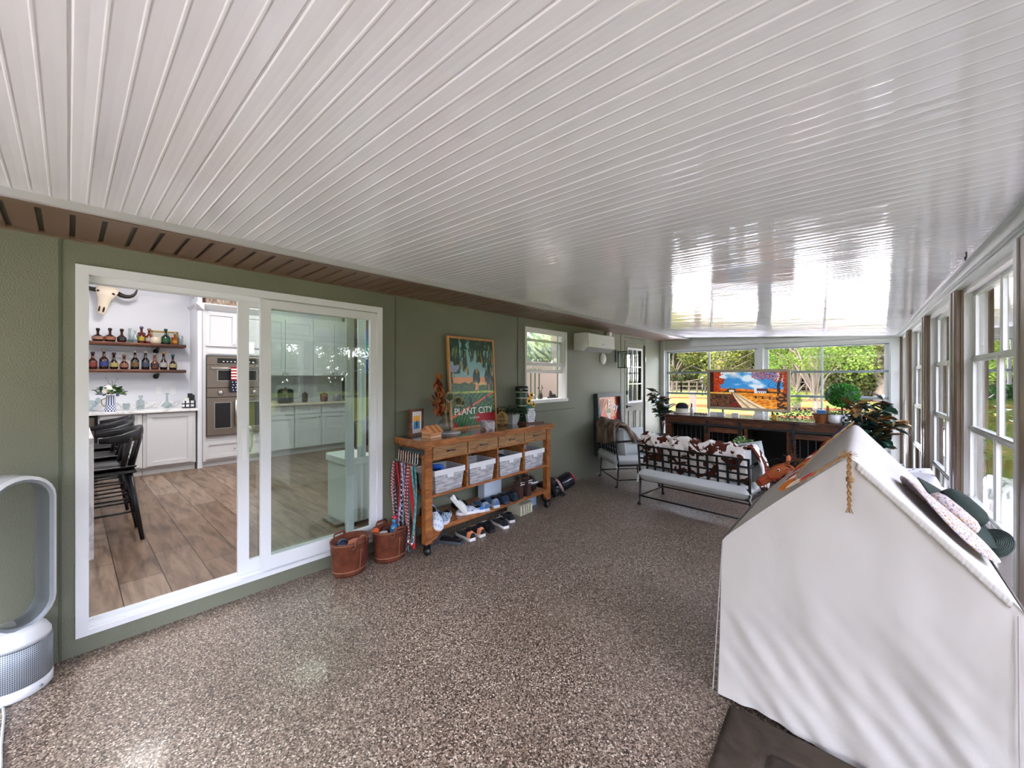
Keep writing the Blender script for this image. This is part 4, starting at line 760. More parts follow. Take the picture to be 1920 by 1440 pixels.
shoe('white strappy sandal propped up behind the blue clog', -2.84, 2.40, sz + .08, R(70), 'd9d9d6', 'd0d0cc', .25, 'e8e8e8', 1, R(50), 'sandal')
shoe('grey canvas slip-on shoe with a blue heel on the low shelf', -2.80, 2.53, sz, R(-115), 'b4bac6', 'e9e9ee', .27, '3a78c0', 1)
shoe('black sneaker behind the grey slip-on shoe', -2.97, 2.55, sz, R(170), '1a1a20', '202024', .27)
shoe('blue streaked knit sneaker, first of the pair with tan linings', -2.84, 2.70, sz, R(165), '46648a', 'c3cbd8', .27, '9aa8c0')
shoe('blue streaked knit sneaker, second of the pair with tan linings', -2.84, 2.83, sz, R(168), '46648a', 'c3cbd8', .27, '8a98b4')
shoe('navy high top sneaker next to the blue knit pair', -2.84, 2.965, sz, R(172), '1f2c40', '2a3444', .27, '26364e')
shoe('charcoal navy shoe between the high top and the fur boots', -2.84, 3.09, sz, R(175), '1c2a38', '1c242e', .27, '22303e')
for i, l in enumerate(('fur cuffed brown boot with white ties, the one nearer the leashes', 'fur cuffed brown boot with white ties, the one nearer the dumbbells')):
    b = shoe(l, -2.85, 3.19 + .13 * i, sz, R(176), '3c2420', '2a1c1a', .26, '46302a', 2, 0, 'winter_boot', 'boot'); m = MB()
    rn = random.Random(i)
    for k in range(60): a = rn.uniform(0, 2 * pi); m.cl(rn.choice(['4a2c24', '2e1a16', '6a463a'])); m.leaf((-.1 + .045 * cos(a), .04 * sin(a), .19 + rn.uniform(-.03, .03)), (cos(a), sin(a), .6), .035, .012)
    m.cl('e8e4e0')
    for k in range(2): m.tube([(-.145, -.03, .15 + .022 * k), (-.155, 0, .157 + .022 * k), (-.145, .03, .15 + .022 * k)], .004, 5)
    m.build('fur_cuff', VCF, b)
t = thing('black_helmet', 'black shiny helmet with silver visor trim at the end of the low shelf', 'helmet', (-2.87, 3.50, sz)); m = MB().cl('15151a').ell((0, 0, .07), (.09, .085, .09), 16, 10); m.build('shell', VCG, t); MB().cl('b8bcc4').tube([(.03, -.085, .09), (.085, -.03, .1), (.085, .03, .1), (.03, .085, .09)], .012, 8).build('visor', VCG, t)
t = thing('white_panel_box', 'pale blue white box behind the boots on the low shelf', 'box', (-3.04, 3.02, sz)); m = MB().cl('c6d2e2').box(-.05, -.12, 0, .05, .14, .2); m.build('body', VC, t, bevel=.004)
for lb, x, y, rz, up, so, acc, st, nm in (('black slipper under the cart beside the front wheel', -2.84, 2.31, R(205), '151316', '40484f', None, 1, 'slipper'), ('black and white running shoe with orange trim nearer the front wheel', -2.83, 2.49, R(172), '1c1a1c', 'e6e4e2', 'd8805a', 0, 'sneaker'), ('black and white running shoe with orange trim beside its twin', -2.83, 2.61, R(176), '1c1a1c', 'e6e4e2', 'd88a66', 0, 'sneaker'), ('all black shoe under the middle of the cart', -2.83, 2.76, R(168), '121214', '17171a', None, 0, 'sneaker'), ('dark shoe with a thick white sole under the cart', -2.80, 2.93, R(165), '1f2226', 'e6e2e4', None, 0, 'sneaker'), ('dark shoe with a white toe nearest the white crate', -2.86, 3.10, R(160), '23252a', 'e0dee0', None, 0, 'sneaker')):
    shoe(lb, x, y, .001, rz, up, so, .26, acc, st, 0, nm)
t = thing('wood_crate', 'small white slatted crate under the far end of the cart', 'crate', (-2.9, 3.36, 0)); m = MB().cl('c9c6ae')
m.box(-.1, -.09, 0, .1, .09, .012)
for k in range(5): m.box(.088, -.09 + .04 * k, 0, .1, -.07 + .04 * k, .12)
m.box(.088, -.09, .1, .1, .09, .12); m.box(-.1, -.1, 0, .1, -.09, .12); m.box(-.1, .09, 0, .1, .1, .12); m.box(-.1, -.09, 0, -.09, .09, .12); m.build('slats', VC, t)
m = MB().cl('9fb9d8').box(0, 0, 0, .02, .22, .17); o = m.build('blue_board', VC); o.location = (-2.95, 3.475, 0); tag(o, 'pale blue board standing under the cart behind the far wheel', 'board')
t = thing('extension_cord_reel', 'dark low box behind the front wheel under the cart', 'box', (-2.95, 2.2, 0)); MB().cl('3a3438').box(-.1, -.06, 0, .06, .06, .07).build('body', VC, t)
# things on top of the cart
ZT = .974
t = thing('photo_frame', 'small brown wooden photo frame at the leash end of the cart', 'picture frame', (-3.07, 2.115, ZT), R(12)); MR_ = RX(0)
m = MB(); w_, h_ = .17, .24; m.box(-.015, -w_ / 2, 0, .015, -w_ / 2 + .022, h_); m.box(-.015, w_ / 2 - .022, 0, .015, w_ / 2, h_); m.box(-.015, -w_ / 2 + .022, 0, .015, w_ / 2 - .022, .022); m.box(-.015, -w_ / 2 + .022, h_ - .022, .015, w_ / 2 - .022, h_); m.build('frame', RUST, t); m = MB().cl('e2e2e4').box(-.01, -w_ / 2 + .022, .022, .004, w_ / 2 - .022, h_ - .022); m.build('mount', VC, t)
def pf(u, v):
    if (u - .5) ** 2 * 6 + (v - .35) ** 2 * 1.4 < .12: return (22, 26, 44)
    return (235, 120 + 60 * v, 60) if v > .55 else (60, 120 + 60 * v, 180)
MB().grid(lambda u, v: (.006, -.04 + .08 * u, .06 + .12 * v), 12, 18, pf, smooth=False).build('photograph', VC, t)
t = thing('wooden_house_box', 'small striped wooden house shaped box with a pitched roof', 'wooden box', (-2.86, 2.13, ZT), R(8)); m = MB()
for k in range(3): m.cl('c48a5c' if k % 2 else 'e0ae84'); m.box(-.055, -.065, .02 * k, .055, .065, .02 * (k + 1))
m.build('body', VC, t, bevel=.001); m = MB()
m.cl('c08052'); m.prism([(-.055, .06), (.055, .06), (0, .1)], -.06, .06, 'y')
for s_ in (-1, 1):
    for k in range(5): m.cl('b4703e' if k % 2 else 'd89a6a'); y = -.075 + .03 * k; m.add([(s_ * .07, y, .052), (s_ * .07, y + .03, .052), (0, y + .03, .108), (0, y, .108), (s_ * .065, y, .046), (s_ * .065, y + .03, .046), (0, y + .03, .098), (0, y, .098)], [(0, 1, 2, 3), (4, 5, 6, 7), (0, 4, 5, 1), (0, 3, 7, 4), (1, 5, 6, 2)])
m.build('roof', VC, t)
t = thing('dried_flower_vase', 'clear round glass vase with dried flowers on the cart', 'vase', (-3.0, 2.40, ZT + .012)); MB().lathe([(.03, 0), (.07, .02), (.085, .05), (.07, .09), (.03, .12), (.025, .15), (.04, .18)], 20, cap=False).build('glass', JAR, t)
m = MB(); rn = random.Random(5)
for k in range(26): a = rn.uniform(0, 6.28); m.cl(rn.choice(['a8865a', '8a6a42', 'c0a070'])); m.tube([(.04 * cos(a), .04 * sin(a), .02), (.008 * cos(a), .008 * sin(a), .15), (.05 * cos(a + 2), .06 * sin(a + 2), .3)], .0022, 4)
m.build('stems', VC, t); m = MB()
for k in range(70): m.cl(rn.choice(['7a3c24', '96502e', '5c2a1c', 'a8663e'])); z = rn.uniform(.12, .5); m.leaf((rn.uniform(-.03, .02), -.085 - .05 * (z - .15) + rn.uniform(-.035, .06), z), (rn.uniform(-.4, .4), rn.uniform(-.5, .3), 1), rn.uniform(.05, .1), .035)
m.build('dried_leaves', VCM, t)
for (y, z, r_) in ((-.01, .33, .075), (.095, .29, .075), (.15, .27, .055)):
    m = MB()
    for ring, (q, n_) in enumerate(((1, 9), (.7, 7), (.4, 5))):
        for k in range(n_): a = 6.28 * k / n_ + ring; m.cl(['c9c3a8', 'a9a888', '6c7458'][ring]); m.leaf((.03 + .008 * ring, y, z), (.35 + ring * .3, cos(a), sin(a)), r_ * (.9 - .15 * ring), r_ * .8, -.3, (1, 0, 0))
    m.build('dried_bloom', VCM, t)
m = MB().lathe([(.0, 0), (.11, 0), (.12, .006), (.11, .01), (0, .008)], 26, cap=False); o = m.build('vase_plate', mat('white_glaze', 'dcdde0', .2)); o.location = (-2.985, 2.42, ZT); tag(o, 'round white plate under the dried flower vase', 'plate')
# Plant City poster
PT = thing('plant_city_poster', 'framed poster reading PLANT CITY with mossy oaks over fields, leaning on the wall', 'poster', (-3.10, 2.865, ZT)); PT.rotation_euler = (0, R(-3.5), 0)
PW, PH = .66, .95; m = MB(); f_ = .022
m.box(-.012, -PW / 2, 0, .014, -PW / 2 + f_, PH); m.box(-.012, PW / 2 - f_, 0, .014, PW / 2, PH); m.box(-.012, -PW / 2 + f_, 0, .014, PW / 2 - f_, f_); m.box(-.012, -PW / 2 + f_, PH - f_, .014, PW / 2 - f_, PH); m.build('frame', LWOOD, PT)
def nn(x, y, s=0): return N3.noise((x, y, s * 7.3))
def poster(u, v):
    y = v
    if y > .40:                                   # sky with hanging oak limbs and moss
        k = (y - .4) / .6; c = (238, 150 + 50 * k, 90 + 70 * k) if y < .56 else (150 - 60 * (y - .56), 190, 195)
        if y < .5 and nn(u * 5, y * 14, 1) > .05: c = (245, 196, 120)
        hz = .455 + .05 * abs(nn(u * 5, 2)) + (.03 if u < .5 else .01)
        if y < hz and not (.55 < u < .63): c = (52, 92, 58) if nn(u * 30, y * 30) > 0 else (80, 118, 66)
        d = nn(u * 6, y * 5, 3) + .5 * nn(u * 18, y * 7, 4) + .3 * nn(u * 40, y * 12, 5)
        lim = .75 - 1.15 * (y - .42) - (.55 if u < .22 and y > .6 else 0) - (.5 if u > .5 and y > .5 else 0) - (.3 if y > .74 else 0)
        if d > lim * .55 - .05:
            q = nn(u * 34, y * 10, 6); c = (30, 58, 52) if q < .05 else (60, 96, 78) if q < .3 else (110, 134, 92)
            if q > .38 and y < .8: c = (214, 150, 70)
        if u < .2 and .62 < y < .72 and nn(u * 9, y * 22, 8) > -.2: c = (160, 170, 205)
        if y > .88 and nn(u * 14, y * 14, 9) > 0: c = (34, 62, 52)
        return c
    if y > .375: return (196, 206, 96) if nn(u * 20, y * 90) > -.1 else (120, 158, 74)
    r_ = math.hypot((u - 1.15) * 1.1, (y + .35) * 1.3); s_ = (r_ * 15) % 1; c = (38, 78, 58) if s_ < .5 else (78, 128, 72)
    if nn(u * 22, y * 22, 2) > .2: c = (46, 96, 70)
    a = (y - .16) - (u - .2) * .28
    if abs(a) < .012: c = (232, 110, 84)
    if y < .14 and nn(u * 5, y * 7, 12) > .05: c = (168, 34, 48)
    if y > .2 and nn(u * 8, y * 9, 13) > .35: c = (34, 52, 70)
    return c
MB().grid(lambda u, v: (.004, -PW / 2 + f_ + (PW - 2 * f_) * u, f_ + (PH - 2 * f_) * v), 110, 160, poster, smooth=False).build('print', mat('print_gloss', vc=True, rough=.22), PT)
MTX = Matrix(((0, 0, 1, 0), (1, 0, 0, 0), (0, 1, 0, 0), (0, 0, 0, 1)))
txt('PLANT CITY', .098, mat('white_print', 'f0efe8', .4), PT, T(.005, .0, .145) @ MTX, 'title_lettering', .0006, sp=1.02)
txt('FLORIDA', .028, mat('white_print', 'f0efe8'), PT, T(.005, .0, .095) @ MTX, 'subtitle_lettering', .0005, sp=1.3)
t = thing('floral_tin', 'round grey floral tin standing in front of the poster', 'tin', (-2.88, 2.84, ZT)); MB().lathe([(.07, 0), (.072, .003), (.072, .082), (.074, .085), (.068, .088), (.066, .02), (0, .018)], 24, cap=False).build('body', rampmat('tin_print', lambda t_: (ramp(t_, nz(t_, 40, 3).outputs[0], [(.4, 'a9a9b4'), (.5, 'd6d3d6'), (.58, '8a7f92'), (.66, 'b0664a')]).outputs[0], None), .4), t)
MB().cl('8a6a3a').tube([(-.03, -.03, .02), (.02, -.06, .115)], .004, 6).build('spoon', VC, t)
t = thing('wire_wicker_apple', 'open woven wicker lantern with two loops beside the planter', 'basket', (-3.0, 3.18, ZT)); m = MB()
for k in range(7): a = pi * k / 7; m.tube([(.06 * cos(b) * cos(a) * (1 + .1 * sin(b)), .06 * cos(b) * sin(a), .075 + .075 * sin(b)) for b in [2 * pi * j / 20 for j in range(20)]], .0024, 5, closed=True)
for z in (.03, .075, .12): rr_ = .06 * math.sqrt(max(0, 1 - ((z - .075) / .075) ** 2)); m.tube([(rr_ * cos(b), rr_ * sin(b), z) for b in [2 * pi * j / 20 for j in range(20)]], .0026, 5, closed=True)
for s_ in (-1, 1): m.tube([(0, s_ * .03 + .02 * cos(b), .16 + .03 * sin(b)) for b in [2 * pi * j / 12 for j in range(12)]], .0026, 5, closed=True)
m.build('weave', mat('rattan', 'c09a5c', .6), t)
def leafy_pot(t, n, r_, z0_, cols, seed, L=(.03, .06), W=.02, up=.5, name='foliage', hh=.08):
    rn = random.Random(seed); m = MB()
    for k in range(n): a = rn.uniform(0, 6.28); q = r_ * rn.random() ** .5; m.cl(rn.choice(cols)); m.leaf((q * cos(a), q * sin(a), z0_ + rn.uniform(0, hh) * (1 - q / r_ * .5)), (cos(a), sin(a), rn.uniform(-.1, 1) * up + .1), rn.uniform(*L), W)
    return m.build(name, VC, t)
t = thing('square_planter', 'whitewashed square planter with bushy greenery on the cart', 'plant', (-3.03, 3.38, ZT)); m = MB(); m.prism([(-.05, -.05), (.05, -.05), (.05, .05), (-.05, .05)], 0, .015, 'z'); m.add([(-.045, -.045, .0), (.045, -.045, 0), (.045, .045, 0), (-.045, .045, 0), (-.065, -.065, .12), (.065, -.065, .12), (.065, .065, .12), (-.065, .065, .12)], [(0, 1, 5, 4), (1, 2, 6, 5), (2, 3, 7, 6), (3, 0, 4, 7), (4, 5, 6, 7)]); m.build('pot', mat('grey_whitewash', 'a9aca8', .7), t); leafy_pot(t, 330, .15, .11, ['34583a', '4a744c', '668c68', '24402c'], 9, (.035, .06), .022, hh=.11)
t = thing('drink_cooler_jug', 'tall dark green banded drink jug with a black lid by the window', 'jug', (-3.075, 3.60, ZT)); MB().lathe([(.07, 0), (.075, .01), (.075, .34), (.07, .36)], 26, cols=['1f3a26'] * 3).build('body', mat('green_powder', '22402a', .35), t)
for z in (.1, .19, .28, .35): MB().cl('c3c6c2').lathe([(.0765, z), (.0765, z + .012)], 26, cap=False).build('band', VCG, t)
MB().cl('15171a').lathe([(.076, .362), (.08, .37), (.08, .41), (.07, .425), (.0, .425)], 26, cap=False).build('lid', VCG, t); MB().tube([(0, .08, .38), (0, .12, .32), (0, .125, .2), (0, .1, .1)], .008, 6).build('handle', BLACK, t); MB().cl('d8d8d4').box(.075, -.02, .385, .081, .02, .395).build('badge', VC, t)
m = MB().box(-.11, -.16, 0, .11, .16, .014); o = m.build('slate_tray', wood('tray_wood', ['4a3022', '6b4630'], (2, 10, 2), .5)); o.location = (-2.95, 3.57, ZT); tag(o, 'thin wooden tray under the sunflower vase', 'tray')
t = thing('sunflower_vase', 'white vase plaque with black script and three sunflowers', 'vase', (-2.90, 3.55, ZT + .015)); m = MB().cl('dfe3e8'); m.prism([(-.05, 0), (.05, 0), (.075, .09), (.06, .12), (.045, .135), (.06, .155), (-.06, .155), (-.045, .135), (-.06, .12), (-.075, .09)], -.018, .018, 'x'); m.build('body', VC, t, bevel=.003)
m = MB().cl('1c2430'); rn = random.Random(2)
for r_ in range(6):
    y = -.045
    while y < .04: L_ = rn.uniform(.01, .022); z = .135 - .022 * r_ - rn.uniform(0, .004); m.tube([(.019, y, z), (.019, y + L_ * .3, z + .006), (.019, y + L_ * .6, z - .005), (.019, y + L_, z + .003)], .0016, 4); y += L_ + .007
o = m.build('script_lettering', VC, t)
m = MB().cl('2e7a66')
for (y, z) in ((-.04, .19), (.0, .2), (.05, .19)): m.leaf((0, y * .5, .15), (0, y, .05), .07, .03, nrm=(1, 0, 0)); m.tube([(0, y * .5, .15), (0, y, z + .05)], .003, 5)
m.build('stems', VC, t)
for (y, z, q) in ((-.04, .245, .042), (.005, .31, .034), (.045, .2, .03)):
    m = MB()
    for k in range(16): a = 6.28 * k / 16; m.cl('f0b814' if k % 2 else 'f8cc2a'); m.leaf((.01, y + q * .35 * cos(a), z + q * .35 * sin(a)), (.1, cos(a), sin(a)), q * .75, q * .32, 0, (1, 0, 0))
    m.cl('3a2214').ell((.012, y, z), (.01, q * .42, q * .42), 12, 6); m.build('sunflower', VC, t)
t = thing('lavender_sprig', 'grey lavender flowers in a small dark pot behind the script vase', 'plant', (-3.04, 3.49, ZT)); MB().cl('50484a').lathe([(.02, 0), (.03, .05)], 10).build('pot', VC, t); leafy_pot(t, 40, .05, .05, ['a8a8c4', '8a8ab0', 'c4c4d4'], 12, (.02, .05), .014, 1, hh=.1)
# dumbbells and bag beyond the cart
def dumbbell(lab, x, y, z, rz):
    t = thing('dumbbell', lab, 'dumbbell', (x, y, z), rz)
    for s_ in (-1, 1): m = MB(); m.tube([(s_ * .06, 0, 0), (s_ * .065, 0, 0), (s_ * .135, 0, 0), (s_ * .14, 0, 0)], [.05, .06, .06, .052], 10); m.build('weight', mat('black_rubber', '17171a', .6), t)
    MB().tube([(-.06, 0, 0), (.06, 0, 0)], .014, 10).build('handle', CHROME, t); return t
dumbbell('black rubber dumbbell on the floor past the cart', -2.93, 3.98, .061, R(100)); dumbbell('black rubber dumbbell resting on top of the other one', -2.96, 3.94, .184, R(96))
t = thing('punch_bag_glove', 'black drum shaped bag with a red end and pink band past the dumbbells', 'bag', (-2.98, 4.30, .12)); 
m = MB(T(0, 0, 0) @ RZ(R(55)) @ RY(R(62))); m.cl('14182a'); m.lathe([(.08, -.15), (.09, -.14), (.09, -.06)], 18); m.cl('c8a09a'); m.lathe([(.092, -.06), (.092, -.03)], 18, cap=False); m.cl('0f1222'); m.lathe([(.095, -.03), (.1, .0), (.1, .12), (.085, .15)], 18); m.build('body', VCG, t); m = MB(RZ(R(55)) @ RY(R(62))); m.cl('d01c26').lathe([(.07, .151), (.06, .17), (0, .175)], 18); m.build('end_cap', VCG, t)
t = thing('folded_cable', 'black coiled cable on the floor behind the dumbbells', 'cable', (-2.93, 4.18, .012)); MB().tube([((.05 + .003 * k / 4) * cos(k * .5), (.05 + .003 * k / 4) * sin(k * .5), .004 * (k % 3)) for k in range(34)], .007, 6).build('coil', BLACK, t)
# leather tubs
def tub(label, x, y, rz):
    t = thing('leather_basket', label, 'basket', (x, y, 0), rz); m = MB(); H = .255
    m.lathe([(.0, 0), (.13, 0), (.137, .035), (.139, .037), (.155, H - .006), (.158, H), (.152, H), (.134, .02), (0, .015)], 36, sq=(.78, 1), cap=False); m.build('shell', LEATHER, t)
    m = MB().cl('b98a6c'); m.tube([(.141 * .79 * cos(a), .141 * sin(a), .042) for a in [2 * pi * k / 40 for k in range(40)]], .0014, 4, closed=True); m.tube([(.157 * .79 * cos(a), .157 * sin(a), H - .012) for a in [2 * pi * k / 40 for k in range(40)]], .0014, 4, closed=True)
    m.tube([(.139 * .785, 0, .04), (.156 * .785, 0, H - .06)], .0014, 4); m.build('stitching', VC, t)
    for s_ in (1, -1):
        m = MB(); K = [(-.075, H - .045), (-.05, H - .04), (-.048, H + .012), (-.04, H + .02), (.04, H + .02), (.048, H + .012), (.05, H - .04), (.075, H - .045)]
        m.tube([(s_ * (.122 + .003) * math.sqrt(max(0, 1 - (y_ / .156) ** 2)) + s_ * .004, y_, z_) for y_, z_ in K], .011, 6, flat=(1, .45), up=(0, 0, 1)); m.build('handle', LEATHER, t)
    return t
tub('brown oval leather basket nearest the camera with a pale dog toy', -3.0, 1.46, R(14)); tub('brown oval leather basket beside the leashes with a blue squeaky toy', -2.975, 1.795, R(6))
def blob(name, lab, cat_, x, y, z, parts, M_=VCF):
    t = thing(name, lab, cat_, (x, y, z))
    for nm, c_, ps in parts:
        m = MB().cl(c_)
        for p, r_ in ps: m.ell(p, r_, 12, 8)
        m.build(nm, M_, t)
    return t
blob('dog_toy', 'navy ball in the basket nearest the camera', 'ball', -3.0, 1.40, .21, [('body', '1a2038', [((0, 0, 0), .055)])], VCG)
blob('dog_toy', 'tan and cream plush bone in the basket nearest the camera', 'toy', -2.97, 1.48, .20, [('body', 'b0684a', [((0, 0, .02), (.04, .075, .03)), ((0, .07, .03), .03)]), ('ends', 'd8d0c0', [((.04, 0, 0), (.03, .07, .03))])])
blob('dog_toy', 'blue squeaky bottle toy with a red nozzle standing in the second basket', 'toy', -2.97, 1.83, .17, [('body', '1d6a9c', [((0, 0, .04), (.035, .04, .07)), ((0, 0, .12), (.02, .02, .03))]), ('nozzle', 'c23040', [((0, 0, .155), (.022, .022, .015))])], VCG)
blob('dog_toy', 'orange and white rope toy leaning in the second basket', 'toy', -2.99, 1.70, .22, [('tip', 'c0582a', [((0, -.03, .03), (.025, .03, .025))]), ('rope', 'c8c4c0', [((.02, .02, .0), (.02, .05, .02))])])
blob('dog_toy', 'red rubber toy behind the handle of the second basket', 'toy', -2.91, 1.80, .22, [('body', 'c81e2c', [((0, 0, 0), (.015, .04, .02))])], VCG)
blob('dog_toy', 'dark maroon pine cone toy in the second basket', 'toy', -3.03, 1.79, .2, [('body', '3a1c1c', [((0, 0, 0), .04)])])

# ---------------------------------------------------------------- bladeless fan, wall things
FANW = mat('fan_white', 'd6dade', .3); FANG = mat('fan_silver', '8b9299', .4, .4)
t = thing('bladeless_fan', 'white and silver bladeless tower fan standing against the green wall', 'fan', (-3.04, -.175, 0), R(30))
MB().lathe([(.115, 0), (.125, .012), (.125, .055), (.0, .055)], 40).build('base', FANW, t)
def mk_grille(tt):
    v = tt.nodes.new('ShaderNodeTexVoronoi'); v.inputs['Scale'].default_value = 1; v.inputs['Randomness'].default_value = 0
    tc = tt.nodes.new('ShaderNodeTexCoord'); sx_ = tt.nodes.new('ShaderNodeSeparateXYZ'); tt.links.new(tc.outputs['Object'], sx_.inputs[0])
    at = tt.nodes.new('ShaderNodeMath'); at.operation = 'ARCTAN2'; tt.links.new(sx_.outputs[1], at.inputs[0]); tt.links.new(sx_.outputs[0], at.inputs[1])
    cb = tt.nodes.new('ShaderNodeCombineXYZ'); m1 = tt.nodes.new('ShaderNodeMath'); m1.operation = 'MULTIPLY'; m1.inputs[1].default_value = 18; tt.links.new(at.outputs[0], m1.inputs[0]); m2 = tt.nodes.new('ShaderNodeMath'); m2.operation = 'MULTIPLY'; m2.inputs[1].default_value = 110; tt.links.new(sx_.outputs[2], m2.inputs[0])
    tt.links.new(m1.outputs[0], cb.inputs[0]); tt.links.new(m2.outputs[0], cb.inputs[1]); tt.links.new(cb.outputs[0], v.inputs['Vector']); r = ramp(tt, v.outputs['Distance'], [(0, '3f464c'), (.3, '3f464c'), (.36, '9aa2aa')]); return r.outputs[0], None
MB().lathe([(.122, .056), (.124, .06), (.124, .235), (.118, .24)], 48).build('grille', rampmat('perforated_metal', mk_grille, .35, metal=.3), t)
MB().lathe([(.120, .2405), (.12, .26), (.105, .29), (.085, .31), (.0, .315)], 40).build('neck', FANW, t)
LW, LZ0, LZ1, LD = .125, .29, 1.03, .065            # half width, bottom, top, half depth of the loop
def loop(hw, z0_, z1_, n=12): return [(hw * cos(a), z1_ - hw + hw * sin(a)) for a in [pi * k / n for k in range(n + 1)]] + [(-hw * cos(a), z0_ + hw - hw * sin(a)) for a in [pi * k / n for k in range(n + 1)]]
o_, i1 = loop(LW, LZ0, LZ1), loop(LW - .03, LZ0 + .03, LZ1 - .03); i2 = loop(LW - .016, LZ0 + .016, LZ1 - .016); n = len(o_)
def band(mb, A, xa, B, xb, flip=False):
    vs = [(xa, y, z) for y, z in A] + [(xb, y, z) for y, z in B]; fs = [(i, (i + 1) % n, n + (i + 1) % n, n + i) for i in range(n)]; mb.add(vs, [f[::-1] for f in fs] if flip else fs, True)
m = MB(); band(m, o_, -LD, o_, LD * .8); band(m, o_, LD * .8, i2, LD); band(m, o_, -LD, i2, -LD, True); m.build('loop', FANW, t)
m = MB(); band(m, i2, LD, i1, LD * .9); band(m, i1, LD * .9, i2, -LD); m.build('loop_lining', FANG, t)
MB().tube([(.123, .03, .03), (.128, .03, .03)], .006, 10).build('button', FANG, t)
m = MB(); FMi = RZ(R(-30)) @ T(3.04, .175, 0); m.tube([FMi @ Vector(q) for q in ((-2.93, -.2, .008), (-2.84, -.19, .006), (-2.62, -.183, .006), (-2.48, -.173, .006), (-2.2, -.2, .006))], .005, 6); m.build('power_cord', FANW, t)
t = thing('split_air_conditioner', 'white wall mounted split air conditioner under the brown soffit', 'air conditioner', (-3.18, 4.88, 1.88)); m = MB()
m.prism([(0, .02), (.16, 0), (.205, .04), (.235, .06), (.225, .25), (.2, .262), (0, .262)], 0, .80, 'y'); m.build('body', mat('ac_white', 'd6d8d6', .2, coat=.3), t, bevel=.006)
m = MB(); m.prism([(.236, .07), (.241, .07), (.231, .25), (.226, .25)], .015, .785, 'y'); m.build('front_panel', mat('ac_white', 'd6d8d6'), t); m = MB(); m.prism([(.17, .005), (.228, .052), (.232, .046), (.176, -.004)], .04, .76, 'y'); m.build('louver', mat('ac_grey', '9a9c9c', .3), t)
m = MB().box(.2365, .4, .1, .2415, .47, .115); m.build('badge', mat('ac_grey', '9a9c9c'), t)
t = thing('pipe_cover', 'white vertical pipe cover from the air conditioner up to the soffit', 'pipe cover', (-3.18, 5.84, 2.0)); MB().box(0, 0, 0, .06, .075, .236).build('body', WHITE, t, bevel=.005); MB().box(0, -.17, 0, .055, 0, .07).build('elbow', WHITE, t, bevel=.005)
t = thing('oval_wall_cap', 'white oval cover on the wall below the air conditioner', 'cover', (-3.17, 5.71, 1.80)); MB().ell((0, 0, 0), (.04, .085, .09), 20, 10).build('body', WHITE, t)
t = thing('wall_lantern', 'black framed glass wall lantern beside the green entry door', 'lantern', (-3.18, 6.20, 1.66)); m = MB(); m.box(0, -.05, .1, .015, .05, .3); m.tube([(.01, 0, .26), (.06, 0, .27), (.13, 0, .27)], .008, 6); m.build('wall_plate', BLACK, t)
m = MB(); a = .075
for sx_ in (-1, 1):
    for sy_ in (-1, 1): m.box(.14 + sx_ * a - .006, sy_ * a - .006, 0, .14 + sx_ * a + .006, sy_ * a + .006, .27)
m.box(.14 - a - .006, -a - .006, 0, .14 + a + .006, a + .006, .012); m.box(.14 - a - .006, -a - .006, .262, .14 + a + .006, a + .006, .275); m.build('cage', BLACK, t)
m = MB(); m.box(.14 - a, -a + .002, .012, .14 + a, -a + .004, .262); m.box(.14 - a, a - .004, .012, .14 + a, a - .002, .262); m.box(.14 + a - .004, -a, .012, .14 + a - .002, a, .262); m.build('glass', GLASS, t)
m = MB(); m.tube([(.14, 0, .012), (.14, 0, .09)], .012, 8); m.ell((.14, 0, .13), (.02, .02, .045)); m.build('bulb', mat('bulb_glass', 'd8c8a8', .2), t)
t = thing('wall_art_box', 'deep framed orange red picture with a dark figure and white strokes by the door', 'picture', (-3.11, 5.84, .28)); t.rotation_euler = (0, R(-3), 0); aw, ah = .80, .97
m = MB(); m.box(-.05, -aw / 2, 0, .05, -aw / 2 + .05, ah); m.box(-.05, aw / 2 - .05, 0, .05, aw / 2, ah); m.box(-.05, -aw / 2 + .05, 0, .05, aw / 2 - .05, .05); m.box(-.05, -aw / 2 + .05, ah - .06, .05, aw / 2 - .05, ah); m.build('frame', mat('slate_wood', '39434a', .5), t)
def art(u, v):
    if ((u - .52) / .1) ** 2 + ((v - .70) / .075) ** 2 < 1: return (52, 120, 98) if v > .69 else (196, 190, 184)
    if ((u - .53) / .09) ** 2 + ((v - .60) / .09) ** 2 < 1: return (196, 192, 190) if nn(u * 14, v * 14) > -.1 else (90, 92, 98)
    if v < .55 and abs(u - .58) < .12 + (.55 - v) * .75: return (22, 28, 44) if nn(u * 12, v * 12) < .3 else (60, 66, 84)
    if u > .80: return (150, 42, 24)
    return (206, 74 + 30 * nn(u * 5, v * 5), 42) if v < .62 else (204, 116 + 30 * nn(u * 5, v * 5), 82)
MB().grid(lambda u, v: (0, -aw / 2 + .05 + (aw - .1) * u, .05 + (ah - .11) * v), 44, 56, art, smooth=False).build('print', mat('print_gloss', vc=True), t)
m = MB().cl('f2ece8')  # lit neon tubes imitated by pale and pink colour alone
for (a0, b0), (a1, b1) in (((-.28, .52), (-.24, .7)), ((-.30, .62), (-.20, .88)), ((-.24, .64), (-.12, .88)), ((-.18, .7), (-.02, .86)), ((-.30, .34), (-.27, .50)), ((-.31, .1), (-.28, .3))): m.tube([(.01, a0, b0), (.01, a1, b1)], .006, 5)
m.cl('e88ac0'); m.tube([(.012, .08, .42), (.012, .14, .48), (.012, .16, .40), (.012, .22, .50), (.012, .22, .58)], .008, 5); m.tube([(.012, .0, .44), (.012, .16, .38), (.012, .26, .2), (.012, .28, .05)], .008, 5); m.build('neon_strokes', VC, t)
